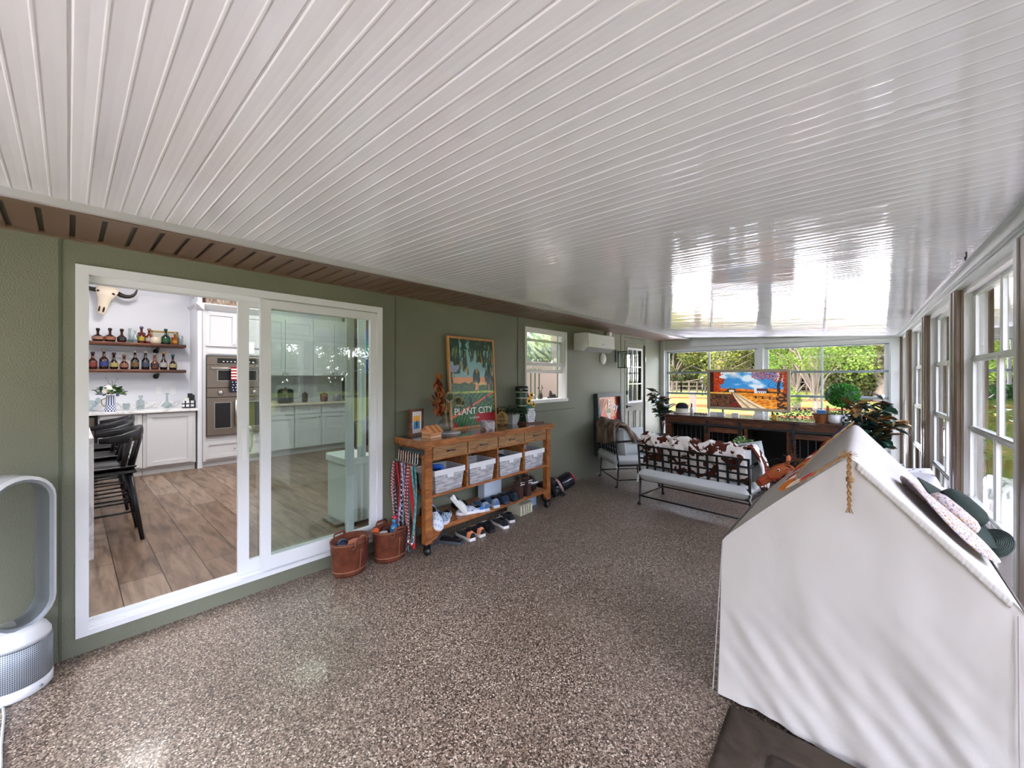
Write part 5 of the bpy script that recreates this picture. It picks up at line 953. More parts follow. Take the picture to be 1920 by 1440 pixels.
txt('Easy', .2, mat('white_print', 'f0efe8'), t, T(.006, .14, .70) @ MTX @ RZ(R(-12)), 'script_lettering', .002)

# ---------------------------------------------------------------- iron seats
CUSH = mat('seat_cushion_grey', 'c6ccce', .9, bump=(400, .3, .001)); PIL = mat('pillow_white', 'c4cdcf', .9, bump=(300, .3, .002))
def pillow(mb, c, w_, h_, d, ax=(1, 0, 0), up=(0, 0, 1), n=12, pw=4, ex=.5):
    a, u_ = Vector(ax).normalized(), Vector(up).normalized(); nrm = a.cross(u_); c = Vector(c)
    for s_ in (1, -1):
        def f(u, v): x, y = 2 * u - 1, 2 * v - 1; th = ((1 - x ** pw) * (1 - y ** pw)) ** ex; return c + a * x * w_ / 2 + u_ * y * h_ / 2 + nrm * s_ * d / 2 * th
        mb.grid(f if s_ > 0 else (lambda u, v: f(1 - u, v)), n, n)
def iron_seat(name, label, cat_, loc, rz, w_, d=.57, nv=12, leg_z=.71):
    t = thing(name, label, cat_, loc, rz); b, f = -d / 2, d / 2; h = leg_z
    for s_ in (-1, 1):
        MB().tube([(s_ * w_ / 2, b - .01, 0), (s_ * w_ / 2, b - .01, .012), (s_ * w_ / 2, b, .03), (s_ * w_ / 2, b + .02, .3), (s_ * w_ / 2, b - .03, h)], [.022, .02, .011, .012, .012], 8).build('leg', IRON, t)
        MB().tube([(s_ * w_ / 2, f + .01, 0), (s_ * w_ / 2, f + .01, .012), (s_ * w_ / 2, f, .03), (s_ * w_ / 2, f - .02, .3), (s_ * w_ / 2, f - .01, .60)], [.022, .02, .011, .012, .012], 8).build('leg', IRON, t)
        MB().tube([(s_ * w_ / 2, b - .025, .62), (s_ * w_ / 2, -.05, .635), (s_ * w_ / 2, f - .01, .60), (s_ * w_ / 2, f + .02, .585)], .013, 8).build('arm', IRON, t)
    m = MB(); m.box(-w_ / 2, b + .01, .285, w_ / 2, b + .03, .305); m.box(-w_ / 2, f - .03, .285, w_ / 2, f - .01, .305); m.box(-w_ / 2, b, .285, -w_ / 2 + .02, f, .305); m.box(w_ / 2 - .02, b, .285, w_ / 2, f, .305); m.build('seat_frame', IRON, t)
    m = MB(); m.tube([(-w_ / 2, b, .1), (w_ / 2, b, .1)], .009, 6); m.tube([(-w_ / 2, f, .1), (w_ / 2, f, .1)], .009, 6)
    for s_ in (-1, 1): m.tube([(s_ * w_ / 2, b, .1), (s_ * w_ / 2, f, .1)], .009, 6)
    m.build('stretcher', IRON, t); m = MB(); yb = lambda z: b + .02 - .05 * (z - .3) / (h - .3)
    for k in range(5): z = .40 + (h - .01 - .40) * k / 4; m.box(-w_ / 2, yb(z) - .004, z - .010, w_ / 2, yb(z) + .004, z + .010)
    for k in range(nv + 1): x = -w_ / 2 + w_ * k / nv; m.tube([(x, yb(.4) - .003, .4), (x, yb(h) - .003, h)], .016, 4, flat=(1, .35), up=(1, 0, 0))
    m.build('back_lattice', IRON, t)
    m = MB(); pillow(m, (0, -.01, .365), w_ + .0, d + .07, .135, (1, 0, 0), (0, 1, 0), 30, 24, .3); m.build('seat_cushion', CUSH, t)
    k = 2 if w_ > .9 else 1
    for i in range(k): m = MB(); pillow(m, (-w_ / 2 + w_ / k * (i + .5), b + .11, .60), w_ / k - .03, .36, .15, (1, 0, 0), (0, -.1, 1)); m.build('back_cushion', CUSH, t)
    for s_ in (-1, 1): m = MB(); m.tube([(s_ * (w_ / 2 - .01), b + .01, .36), (s_ * (w_ / 2 + .018), b - .005, .35), (s_ * (w_ / 2 + .01), b - .02, .31), (s_ * (w_ / 2 + .025), b - .01, .26)], .012, 5, flat=(1, .5)); m.build('cushion_tie', PIL, t)
    return t
sofa = iron_seat('iron_loveseat', 'black iron loveseat with a square lattice back and pale cushions', 'sofa', (-1.42, 4.765, 0), R(-5.4), 1.17)
ac_ = iron_seat('iron_armchair', 'black iron armchair with a lattice back under the fur throw', 'armchair', (-2.605, 5.43, 0), R(-40.5), .65, .6, 7)
def throw(name, label, parent_loc, rz, fn, nu, nv, mt, th=.012):
    o = MB().grid(fn, nu, nv).build(name, mt, solid=th); o.location = parent_loc; o.rotation_euler = (0, 0, rz); return tag(o, label, 'throw')
def cow1(x0, x1, zb, zf, seed):
    def f(u, v):
        x = x0 + (x1 - x0) * u + .02 * sin(v * 9 + seed); w_ = .018 * sin(u * 17 + seed) + .012 * sin(u * 31 + 2 * v * 5); zb_ = zb + .05 * sin(u * 7 + seed); top = .815 + .012 * sin(u * 11 + seed)
        K = [(-.235, zb_), (-.25, .6), (-.275, .74), (-.255, top), (-.19, top + .012), (-.12, top - .02), (-.085, .68), (-.07, zf + .04 * sin(u * 9))]; k = v * (len(K) - 1); i = min(int(k), len(K) - 2); q = k - i; q = q * q * (3 - 2 * q) * .5 + q * .5
        y = K[i][0] * (1 - q) + K[i + 1][0] * q; z = K[i][1] * (1 - q) + K[i + 1][1] * q; return (x, y + w_ * .5, z + w_ * .6)
    return f
throw('cowhide_throw', 'brown and white cowhide print throw over the wall side of the loveseat back', (-1.42, 4.765, 0), R(-5.4), cow1(-.575, .04, .46, .5, 0), 34, 28, COW)
throw('cowhide_throw', 'brown and white cowhide print throw over the window side of the loveseat back', (-1.42, 4.765, 0), R(-5.4), cow1(.0, .555, .43, .5, 2.4), 34, 28, COW)
def flap(u, v):
    K = [(.50, -.22, .80), (.57, -.2, .80), (.625, -.18, .70), (.655, -.17, .60), (.66, -.17, .50), (.645, -.18, .42)]; k = v * 5; i = min(int(k), 4); q = k - i; p = [K[i][j] * (1 - q) + K[i + 1][j] * q for j in range(3)]
    return (p[0] + .015 * sin(u * 14) * v, p[1] + .22 * u, p[2] + .05 * v * sin(u * 11) + .01 * sin(u * 20))
throw('cowhide_throw', 'corner of a cowhide print throw hanging over the loveseat arm', (-1.42, 4.765, 0), R(-5.4), flap, 22, 22, COW)
def furf(u, v):
    x = -.37 + .70 * u; K = [(-.345, .50), (-.36, .66), (-.345, .80), (-.27, .875), (-.16, .86), (-.10, .74), (-.05, .60)]; k = v * 6; i = min(int(k), 5); q = k - i; y = K[i][0] * (1 - q) + K[i + 1][0] * q; z = K[i][1] * (1 - q) + K[i + 1][1] * q
    if v < .3: z += .12 * u
    return (x + .02 * sin(v * 8), y + .012 * sin(u * 15), z + .015 * sin(u * 9 + v * 4))
throw('fur_throw', 'taupe faux fur throw bunched over the armchair back', (-2.605, 5.43, 0), R(-40.5), furf, 26, 26, FUR, .03)
def furg(u, v):
    K = [(.14, -.24, .86), (.26, -.16, .80), (.31, -.02, .66), (.28, .12, .50), (.24, .25, .455)]; k = v * 4; i = min(int(k), 3); q = k - i; p = [K[i][j] * (1 - q) + K[i + 1][j] * q for j in range(3)]
    return (p[0] - .16 * u * (1 - .3 * v) + .015 * sin(v * 12), p[1] + .05 * u, p[2] + .03 * sin(u * 6 + v * 5) + .02)
throw('fur_throw', 'trailing end of the taupe fur throw on the armchair seat', (-2.605, 5.43, 0), R(-40.5), furg, 14, 26, FUR, .03)
m = MB(); pillow(m, (0, 0, 0), .4, .36, .13, (0, 1, .0), (-.15, 0, 1)); o = m.build('throw_pillow', PIL); o.location = (-2.48, 5.28, .62); o.rotation_euler = (0, 0, R(-30)); tag(o, 'white throw pillow against the armchair back', 'pillow')
def mk_knit(t_):
    w_ = t_.nodes.new('ShaderNodeTexWave'); t_.links.new(mapped(t_, (30, 30, 30)), w_.inputs['Vector']); w_.inputs['Scale'].default_value = 1; r = ramp(t_, w_.outputs[1], [(.2, '8d989c'), (.7, 'c3cccd')]); return r.outputs[0], w_.outputs[1]
m = MB(); pillow(m, (0, 0, 0), .42, .4, .13, (1, 0, .25), (-.2, .1, 1)); o = m.build('knit_pillow', rampmat('grey_knit', mk_knit, .95, bump=(.6, .005))); o.location = (-.98, 4.70, .61); tag(o, 'grey knitted pillow standing at the window end of the loveseat', 'pillow')
# side table with small plant
t = thing('side_table', 'small black iron table in front of the loveseat holding a leafy pot', 'table', (-1.17, 5.65, 0)); MB().lathe([(0, .49), (.22, .49), (.22, .505), (0, .505)], 24).build('top', IRON, t)
for k in range(3): a = 2.1 * k; MB().tube([(.18 * cos(a), .18 * sin(a), .49), (.12 * cos(a), .12 * sin(a), .2), (.2 * cos(a), .2 * sin(a), 0)], .01, 6).build('leg', IRON, t)
t = thing('potted_herb', 'small bright green leafy plant seen over the loveseat throw', 'plant', (-1.17, 5.65, .506)); MB().cl('d8d8d4').lathe([(.05, 0), (.065, .09), (.055, .09)], 16).build('pot', VC, t); leafy_pot(t, 190, .12, .1, ['2f6a34', '4f8f48', '86b86a', 'b4d49a'], 21, (.03, .05), .022, .9, hh=.17)
# toy horse head on a stick
t = thing('stick_horse', 'toy stick horse with an orange brown head and black mane beside the loveseat', 'toy horse', (-.68, 4.33, 0)); HB = mat('horse_plush', 'a8562c', .7)
m = MB(T(0, 0, 0)); m.tube([(-.10, 0, .50), (-.06, 0, .53), (0, 0, .59), (.06, 0, .65), (.12, 0, .68), (.17, 0, .64), (.2, 0, .52)], [.028, .038, .045, .058, .06, .06, .065], 14); m.build('head', HB, t)
for s_ in (-1, 1): MB().ell((.14, s_ * .03, .755), (.018, .012, .045), 10, 6).build('ear', HB, t)
m = MB(); rn = random.Random(8)
for k in range(60): u_ = rn.random(); m.leaf((.16 + .06 * u_, rn.uniform(-.03, .03), .74 - .14 * u_), (rn.uniform(-.9, .5), rn.uniform(-1, 1), .5), .10, .022)
for k in range(36): u_ = rn.random(); m.leaf((.03 + .09 * u_, rn.uniform(-.02, .02), .69 + .05 * u_), (-.8, rn.uniform(-.6, .4), .35), .09, .016)
m.build('mane', mat('black_yarn', '15130f', .9), t)
m = MB().cl('b0201e'); m.tube([(.0 + .048 * cos(a) * -.7, .048 * sin(a), .60 + .048 * cos(a)) for a in [2 * pi * k / 16 for k in range(16)]], .005, 5, closed=True); m.tube([(-.07 + .04 * cos(a) * -.6, .04 * sin(a), .53 + .04 * cos(a)) for a in [2 * pi * k / 16 for k in range(16)]], .004, 5, closed=True); m.tube([(-.07, -.04, .53), (.0, -.05, .58), (.1, -.06, .6)], .004, 5); m.build('bridle', VC, t)
m = MB().cl('e8e4dc').ell((.075, -.052, .665), (.013, .008, .013)); m.cl('101010').ell((.073, -.058, .665), (.008, .006, .008)); m.build('eye', VCG, t)
MB().tube([(.2, 0, .52), (.24, .02, .02), (.24, .02, 0)], .013, 8).build('stick', LWOOD, t)

# ---------------------------------------------------------------- crate console under the far windows
t = thing('crate_console', 'long rustic wood console with black barred crate doors under the far windows', 'console', (-1.23, 6.55, 0)); M = T(1.23, -6.55, 0); xa, xb, yf, yb_ = -2.487, .02, 6.55, 7.15; ZC = .905
RTOP = wood('dark_glossy_top', ['2c1a14', '4a2c20', '5f3b2b'], (1.2, 10, 10), .12, .7)
MB(M).box(xa - .02, yf - .03, ZC - .035, xb + .02, yb_, ZC).build('top', RTOP, t, bevel=.004)
m = MB(M); m.box(xa, yf - .005, ZC - .115, xb, yf + .03, ZC - .035); m.box(xa, yf, .0, xa + .09, yf + .06, ZC - .115); m.box(xb - .09, yf, 0, xb, yf + .06, ZC - .115); m.box(xa, yb_ - .04, 0, xa + .04, yb_, ZC - .04); m.box(xb - .04, yb_ - .04, 0, xb, yb_, ZC - .04); m.box(xa, yf + .02, .05, xb, yf + .05, .12); m.box(-1.90, yf + .01, .12, -1.86, yf + .04, ZC - .115); m.box(-1.35, yf, .0, -1.31, yf + .04, ZC - .115); m.box(-.84, yf + .01, .12, -.80, yf + .04, ZC - .115); m.build('frame', RUST, t)
m = MB(M); m.box(xa + .01, yb_ - .02, .05, xb - .01, yb_ - .01, ZC - .04); m.box(xa + .01, yf + .05, .05, xb - .01, yb_ - .02, .06); m.box(xa, yf + .06, .05, xa + .015, yb_ - .04, ZC - .04); m.box(xb - .015, yf + .06, .05, xb, yb_ - .04, ZC - .04); m.box(-1.335, yf + .05, .06, -1.32, yb_ - .02, ZC - .04); m.build('carcass', mat('black_lining', '0b0a0b', .7), t)
MB(M).box(xa + .05, yf - .03, ZC - .145, xb - .03, yf - .02, ZC - .115).build('sliding_rail', BLACK, t)
m = MB(M)
for k in range(7): m.tube([(-2.37 + .07 * k, yf + .02, .12), (-2.37 + .07 * k, yf + .02, ZC - .115)], .006, 6)
m.build('crate_bars', mat('bar_steel', '3a3d44', .3, .8), t)
def barn(x0, x1, hx):
    d = MB(M); y0_, y1_ = yf - .03, yf - .008; zt, zb_ = ZC - .16, .05; d.box(x0, y0_, zb_, x0 + .06, y1_, zt); d.box(x1 - .06, y0_, zb_, x1, y1_, zt); d.box(x0 + .06, y0_, zt - .07, x1 - .06, y1_, zt); d.box(x0 + .06, y0_, zb_, x1 - .06, y1_, zb_ + .07); d.box(x0 + .06, y0_, .36, x1 - .06, y1_, .42); o = d.build('crate_door', RUST, t)
    b_ = MB(M); n_ = 5
    for k in range(n_): x = x0 + .06 + (x1 - x0 - .12) * (k + .5) / n_; b_.tube([(x, yf - .018, zb_ + .07), (x, yf - .018, zt - .07)], .006, 6)
    b_.build('bars', mat('bar_steel', '3a3d44'), o); 
    for x in (x0 + .03, x1 - .03): MB(M).box(x - .02, yf - .038, zt - .1, x + .02, yf - .032, ZC - .05).build('strap', BLACK, o)
    h = MB(M); h.tube([(hx, yf - .03, .62), (hx, yf - .06, .61), (hx, yf - .06, .5), (hx, yf - .03, .49)], .01, 6); h.ell((hx, yf - .045, .63), .028, 10, 6); h.build('pull', BLACK, o)
barn(-1.87, -1.37, -1.42); barn(-.79, -.24, -.755)
# art television
t = thing('framed_television', 'flat screen in a champagne frame showing an autumn farm lane painting', 'television', (-1.38, 6.86, ZC)); tw, th_, tz = 1.105, .625, .095
m = MB(); m.box(-tw / 2 + .01, .0, tz + .01, tw / 2 - .01, .04, tz + th_ - .01); m.box(-.35, -.06, 0, -.31, .1, .012); m.box(.31, -.06, 0, .35, .1, .012); m.box(-.34, .0, .012, -.32, .02, tz + .02); m.box(.32, .0, .012, .34, .02, tz + .02); m.build('body', BLACK, t)
m = MB(); f_ = .042
for a, b, c, d in ((-tw / 2, tz, -tw / 2 + f_, tz + th_), (tw / 2 - f_, tz, tw / 2, tz + th_), (-tw / 2 + f_, tz, tw / 2 - f_, tz + f_), (-tw / 2 + f_, tz + th_ - f_, tw / 2 - f_, tz + th_)): m.box(a, -.03, b, c, 0, d)
m.build('frame', mat('champagne_metal', 'b3ac96', .35, .3), t, bevel=.006)
def scene_(u, v):
    n2 = nn(u * 26, v * 22, 2); n3 = nn(u * 60, v * 50, 3); hz = .42; mixc = lambda a, b, k: tuple(a[i] * (1 - k) + b[i] * k for i in range(3)); cl_ = lambda x: max(0, min(1, x))
    if v > hz:
        k = (v - hz) / (1 - hz); cloud = nn(u * 4 + 3, v * 5, 1) + .45 * nn(u * 11, v * 13, 5) + .2 * n3; c = mixc((58, 140, 206), (214, 228, 240), cl_(cloud * 2.6 + .55 - k * .25))
        c = mixc(c, (250, 236, 226), cl_(1 - math.hypot(u - .33, (v - .97) * .6) * 9))
        th = .2 + .10 * nn(u * 8, 1, 3) + .05 * nn(u * 30, 1, 3)
        if k < th:
            c = mixc((206, 92, 22), (238, 150, 40), cl_(n2 + .5)) if nn(u * 7, v * 3, 8) > -.08 else mixc((40, 42, 48), (74, 70, 62), cl_(n2 + .5))
            if k < th * .35: c = mixc(c, (34, 26, 24), .75)
        if .27 < u < .335 and k < .19 - abs(u - .302) * 1.6 and k > .02: c = (226, 214, 190) if k < .12 else (146, 110, 92)
        if .155 < u < .18 and k < .1: c = (206, 212, 226)
        if .60 < u < .75 and k < .22: c = (214, 222, 232) if (k < .09 or u < .63) else (92, 58, 78)
        if .64 < u < .74 and .02 < k < .06 and int(u * 70) % 2: c = (90, 70, 84)
        lt = .16 + .07 * nn(3, v * 7, 7) - .05 * (v - .7) + .04 * n2 + .06 * cl_((v - .62) * 6) * cl_((.86 - v) * 6)
        if u < lt: c = [(150, 36, 20), (204, 70, 30), (84, 24, 20), (226, 104, 44)][int(4 * (n3 * .6 + n2 * .4 + .5)) % 4]
        if u < .05: c = mixc(c, (24, 16, 18), .8)
        tr = .915 + .018 * sin(v * 8)
        if abs(u - tr) < .022 - .006 * v: c = (30, 30, 38) if n3 < .2 else (66, 66, 84)
        if u > .6 and abs(nn(u * 9, v * 9, 11)) < .03 * cl_((u - .6) * 4): c = (36, 36, 46)
        if v > .84 - .12 * cl_((u - .6) * 3) + .1 * n2 and u > .57: c = [(176, 60, 34), (200, 92, 50), (120, 40, 30)][int(3 * (n3 + .5)) % 3] if n3 > -.05 else c
        if u > .955: c = [(190, 70, 34), (120, 40, 30)][int(n3 > 0)]
        return c
    e = (hz - v) / hz; cx = .34 + .26 * e ** 1.15; w_ = .025 + .13 * e; d = u - cx
    if e < .1 and u < .3: return mixc((212, 156, 62), (232, 190, 96), cl_(n2 + .5))
    if abs(d) < w_:
        c = mixc((222, 200, 158), (240, 226, 196), cl_(n2 + .5)); return mixc(c, (150, 112, 76), .7) if abs(abs(d) - w_ * .42) < .012 + .012 * e else c
    if d < 0:
        if u > cx - w_ - .16 * e and n2 > 0: return [(140, 30, 24), (90, 26, 24)][int(n3 > 0)]
        return [(30, 24, 26), (66, 44, 34), (118, 76, 46), (44, 34, 34)][int(4 * (n3 * .7 + n2 * .5 + .5)) % 4]
    fe = .22 + .25 * (u - .6)
    if u > .58 and (abs(e - fe) < .014 or abs(e - fe - .09) < .012 or (int(u * 46) % 4 == 0 and fe - .05 < e < fe + .14)): return (52, 36, 34)
    if u > .88 and n2 > -.1: return (58, 40, 36)
    return mixc((196, 104, 26), (236, 168, 60), cl_(n2 * .9 + .5 + .25 * sin((u + e) * 40)))
SCR = mat('lit_screen', '000000', .25, vc=True); b_ = SCR.node_tree.nodes['Principled BSDF']; SCR.node_tree.links.new(SCR.node_tree.nodes['Attribute'].outputs[0], b_.inputs['Emission Color']); b_.inputs['Emission Strength'].default_value = .07
MB().grid(lambda u, v: (-tw / 2 + f_ + (tw - 2 * f_) * u, -.012, tz + f_ + (th_ - 2 * f_) * v), 220, 116, scene_, smooth=False).build('display', SCR, t)
for i, (x, c_, w_, lab) in enumerate(((-1.80, 'dcdcda', .05, 'small white box under the wall side of the television'), (-1.70, 'b8bcc0', .05, 'small grey box under the television next to the white one'), (-1.50, 'd8dadc', .045, 'small white box with a dark label under the middle of the television'), (-1.20, 'e4e4e2', .06, 'white box under the window side of the television'), (-1.0, 'c9a83c', .03, 'small yellow toy under the television'))):
    o = MB().cl(c_).box(-w_, -.03, 0, w_, .03, .06).build('small_box' if i < 4 else 'yellow_toy', VC, bevel=.003); o.location = (x, 6.72, ZC + .001); tag(o, lab, 'box' if i < 4 else 'toy')
t = thing('dome_sun_hat', 'black topped cream rounded cap resting on the console by the corner plant', 'hat', (-2.33, 6.86, ZC)); MB().cl('dcd8cc').lathe([(.13, 0), (.14, .015), (.105, .03), (.1, .09), (.095, .1), (0, .1)], 22).build('band', VCM, t); MB().cl('1a2026').lathe([(.102, .085), (.095, .13), (.06, .17), (0, .18)], 22, cap=False).build('crown', VCM, t)
t = thing('spray_bottle', 'small white bottle with a black nozzle beside the cap', 'bottle', (-2.18, 6.87, ZC)); MB().cl('c8ccd4').lathe([(.025, 0), (.028, .08), (.012, .11)], 12).build('body', VC, t); MB().cl('15151a').lathe([(.013, .11), (.01, .17)], 8).build('nozzle', VC, t)
t = thing('black_cable', 'tangled black cable on the console between bottle and television', 'cable', (-2.02, 6.78, ZC + .008)); MB().tube([(.14 * sin(k * .9) * (1 - k / 30), .06 * cos(k * 1.3), .012 * (k % 2)) for k in range(24)], .006, 5).build('coil', BLACK, t)
t = thing('wicker_basket', 'small woven wicker basket holding a blue box on the console', 'basket', (-.46, 6.72, ZC)); m = MB()
for i in range(9):
    for k in range(28):
        a0, a1 = 2 * pi * k / 28, 2 * pi * (k + 1) / 28; r0 = .085 + .003 * i; e_ = .004 if (i + k) % 2 else -.001; m.cl('a8642c' if (i + k) % 2 else '7a451c'); z_ = .012 * i; m.add([((r0 + e_) * cos(a0), .7 * (r0 + e_) * sin(a0), z_), ((r0 + e_) * cos(a1), .7 * (r0 + e_) * sin(a1), z_), ((r0 + e_) * cos(a1), .7 * (r0 + e_) * sin(a1), z_ + .012), ((r0 + e_) * cos(a0), .7 * (r0 + e_) * sin(a0), z_ + .012)], [(0, 1, 2, 3)])
m.cl('6a3c18'); m.tube([(.115 * cos(a), .7 * .115 * sin(a), .11) for a in [2 * pi * k / 28 for k in range(28)]], .007, 6, closed=True); m.lathe([(0, .002), (.085, .002)], 20, sq=(1, .7), cap=False); m.build('weave', VC, t); MB().cl('a8642c').box(-.09, -.008, .1, -.078, .008, .2) .build('handle_post', VC, t) if False else None
m = MB().cl('2f6ea8').box(-.06, -.03, 0, .035, .03, .14); m.cl('8a5a34').box(.04, -.02, 0, .065, .02, .2); o = m.build('blue_packet', VC); o.location = (-.46, 6.72, ZC + .02); tag(o, 'blue packet and wooden handle sticking out of the wicker basket', 'packet')
t = thing('white_pot_plant', 'low white pot of green sprigs between basket and checked pitcher', 'plant', (-.335, 6.68, ZC)); MB().lathe([(.055, 0), (.07, .015), (.072, .11), (.064, .11)], 22).build('pot', mat('white_glaze', 'dcdde0'), t); leafy_pot(t, 70, .06, .1, ['2f5a34', '44703e'], 31, (.03, .05), .014, .9, hh=.05)
t = thing('checked_pitcher', 'navy and white checked pitcher beside the white pot', 'pitcher', (-.20, 6.67, ZC)); m = MB()
for i in range(4):
    for k in range(12): a0, a1 = 2 * pi * k / 12, 2 * pi * (k + 1) / 12; m.cl('1b2748' if (i + k) % 2 else 'e4e6ea'); r0, r1 = [.06, .068, .066, .052, .05][i], [.06, .068, .066, .052, .05][i + 1]; m.add([(r0 * cos(a0), r0 * sin(a0), .033 * i), (r0 * cos(a1), r0 * sin(a1), .033 * i), (r1 * cos(a1), r1 * sin(a1), .033 * i + .033), (r1 * cos(a0), r1 * sin(a0), .033 * i + .033)], [(0, 1, 2, 3)], True)
m.build('body', VCG, t); MB().cl('e4e6ea').tube([(.05, 0, .12), (.095, 0, .1), (.09, 0, .05), (.062, 0, .03)], .006, 6).build('handle', VC, t)
# topiary
t = thing('boxwood_topiary', 'round bright green boxwood ball standing on the console before the window', 'topiary', (-.27, 6.98, ZC)); MB().lathe([(.06, 0), (.08, .09), (.07, .09)], 18).build('pot', mat('grey_whitewash', 'a9aca8'), t); MB().cl('5a4a34').tube([(0, 0, .08), (0, 0, .3)], .012, 6).build('stem', VC, t)
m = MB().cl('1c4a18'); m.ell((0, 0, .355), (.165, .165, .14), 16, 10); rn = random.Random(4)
for k in range(1500):
    d = Vector((rn.gauss(0, 1), rn.gauss(0, 1), rn.gauss(0, 1))).normalized(); p = Vector((d.x * .168, d.y * .168, .355 + d.z * .143)); m.cl(rn.choice(['3a9428', '4aa834', '2c7a20', '66bc48', '22601a'])); v_ = (d + Vector((rn.uniform(-.8, .8), rn.uniform(-.8, .8), rn.uniform(-.5, .8)))); m.leaf(p, v_, .028, .018, .1)
m.build('foliage', VC, t)
# garland of ivy along the back of the console
t = thing('ivy_trellis', 'low garland of ivy leaves on a thin lattice behind the television', 'garland', (-.62, 7.22, ZC - .02)); m = MB(); rn = random.Random(14)
for k in range(420): m.cl(rn.choice(['1f4030', '2c5a3c', '3d6e48', '17322a', '5a8a5e'])); m.leaf((rn.uniform(-.5, .85), rn.uniform(-.04, .02), rn.uniform(.0, .17)), (rn.uniform(-1, 1), rn.uniform(-1, .1), rn.uniform(-.6, .7)), rn.uniform(.03, .055), .035)
m.build('ivy_leaves', VC, t); m = MB()
for k in range(14): x = -.5 + .1 * k; m.tube([(x, 0, 0), (x + .1, 0, .17)], .004, 4); m.tube([(x + .1, 0, 0), (x, 0, .17)], .004, 4)
m.box(-.5, -.01, 0, .9, .01, .012); m.build('lattice', mat('lattice_wood', '8a6f58', .8), t)

# ---------------------------------------------------------------- magnolia plants
MAGV = mat('magnolia_leaf', vc=True, rough=.28, coat=.2)
def magnolia(label, loc, pot_r, pot_h, stems, n, seed, zlo, zhi, rad):
    t = thing('magnolia_plant', label, 'plant', loc); MB().cl('24262c').lathe([(pot_r * .75, 0), (pot_r, pot_h), (pot_r * .9, pot_h), (pot_r * .85, pot_h - .03), (0, pot_h - .03)], 24, cap=False).build('pot', VC, t); rn = random.Random(seed); tips = []; m = MB().cl('5a4232')
    for k in range(stems):
        a = 6.28 * k / stems + rn.uniform(-.3, .3); q = rad * rn.uniform(.25, .75); z1_ = rn.uniform(zlo + .25 * (zhi - zlo), zhi); P_ = [(.0, 0, pot_h - .04), (q * .3 * cos(a), q * .3 * sin(a), (pot_h + z1_) / 2), (q * cos(a), q * sin(a), z1_)]; m.tube(P_, [.009, .007, .004], 6); tips.append((P_, a))
    m.build('stems', VC, t); m = MB()
    for k in range(n):
        P_, a = rn.choice(tips); f = rn.uniform(.35, 1) ; f = f ** .6; i = 1 if f > .5 else 0; q = (f - .5 * i) * 2; A, B = Vector(P_[i]), Vector(P_[i + 1]); p = A.lerp(B, q)
        if p.z < zlo: continue
        b_ = rn.uniform(0, 6.28); d = Vector((cos(b_), sin(b_), rn.uniform(-.35, .9))); m.cl(rn.choice(['1c3a30', '27503f', '2f5d4c', '16302a', '1f443a'] if rn.random() < .62 else ['8a6a3c', '6e4a28', '9c7d4c', '5c3c24'])); m.leaf(p, d, rn.uniform(.11, .17), rn.uniform(.07, .095), .22, (rn.uniform(-.5, .5), rn.uniform(-.5, .5), 1))
    m.build('leaves', MAGV, t); return t
magnolia('tall magnolia plant in a dark pot between the entry door and far corner', (-2.86, 7.35, 0), .17, .45, 8, 150, 3, .62, 1.32, .26)
magnolia('large magnolia plant in a dark pot behind the canvas tent', (.0, 5.95, 0), .17, .42, 11, 330, 6, .6, 1.30, .33)

# ---------------------------------------------------------------- canvas play tent
t = thing('play_tent', 'large cream canvas play tent with a pitched roof', 'tent', (-.07, 2.03, 0)); M = T(.07, -2.03, 0)
xl, xr, xp, ya_, yb2, ez, pz, pz2 = -.508, .372, -.056, 2.03, 2.95, .752, 1.195, 1.245
def roofp(u, y):                                  # section across the roof, rounded at ridge and eaves
    k = (y - ya_) / (yb2 - ya_); P_ = pz + (pz2 - pz) * k; sag = -.02 * sin(pi * k)
    s_ = abs(2 * u - 1); r_ = .05; h = s_ if s_ > r_ else (s_ * s_ / r_ + r_) / 2
    x = xp + (xr - xp) * (2 * u - 1) if u > .5 else xp - (xp - xl) * (1 - 2 * u); z = P_ - (P_ - ez) * h + sag * (1 - s_) + .008 * sin(pi * s_) * (1 if u < .5 else .3)
    if s_ > .96: z -= (s_ - .96) * .25
    return (x, y, z)
m = MB(M); m.grid(lambda u, v: roofp(u, ya_ - .005 + (yb2 - ya_ + .01) * v), 60, 16); m.build('roof', CANVAS, t)
def fold(x, z, s_=0): k = max(0, 1 - z / .7); return k * (.008 * sin(x * 21 + z * 9 + s_) + .004 * sin(x * 43 + z * 17 + 2 * s_) + .007 * nn(x * 14 + z * 9, z * 3, 4) * 2 + .003 * sin((x + z * .9) * 60)) + .006 * nn(x * 9, z * 5, s_)
def front(u, v):
    x = xl + (xr - xl) * u; top = roofp((1 - (xp - x) / (xp - xl)) / 2 if x < xp else .5 + (x - xp) / (xr - xp) / 2, ya_)[2]; fl = max(0, 1 - v * top / .76)
    hem = .018 + .02 * sin(u * 8) + (.0 if u > .1 else (.1 - u) * .2); z = hem + (top - hem) * v
    return (x + fl * (.012 * (u - .5) * 2), ya_ - fl * .02 - fold(x, z) * (.3 + .7 * min(1, min(u, 1 - u) * 8)), z)
m = MB(M); m.grid(front, 90, 60); m.build('front_wall', CANVAS, t)
def side(xe, s_):
    def f(u, v):
        y = ya_ + (yb2 - ya_) * u; z = .015 + (ez - .012) * v; fl = 1 - v; b_ = math.sin(pi * min(1, u * 1.0)) ; return (xe + s_ * (fl * .012 + .045 * fl * b_ + .012 * sin(u * 17) * fl + .006 * b_), y - fl * .02 * (1 - u), z)
    return f
m = MB(M); m.grid(side(xl, -1), 30, 20); m.build('side_wall', CANVAS, t); m = MB(M); m.grid(side(xr, .35), 30, 20); m.build('side_wall', CANVAS, t)
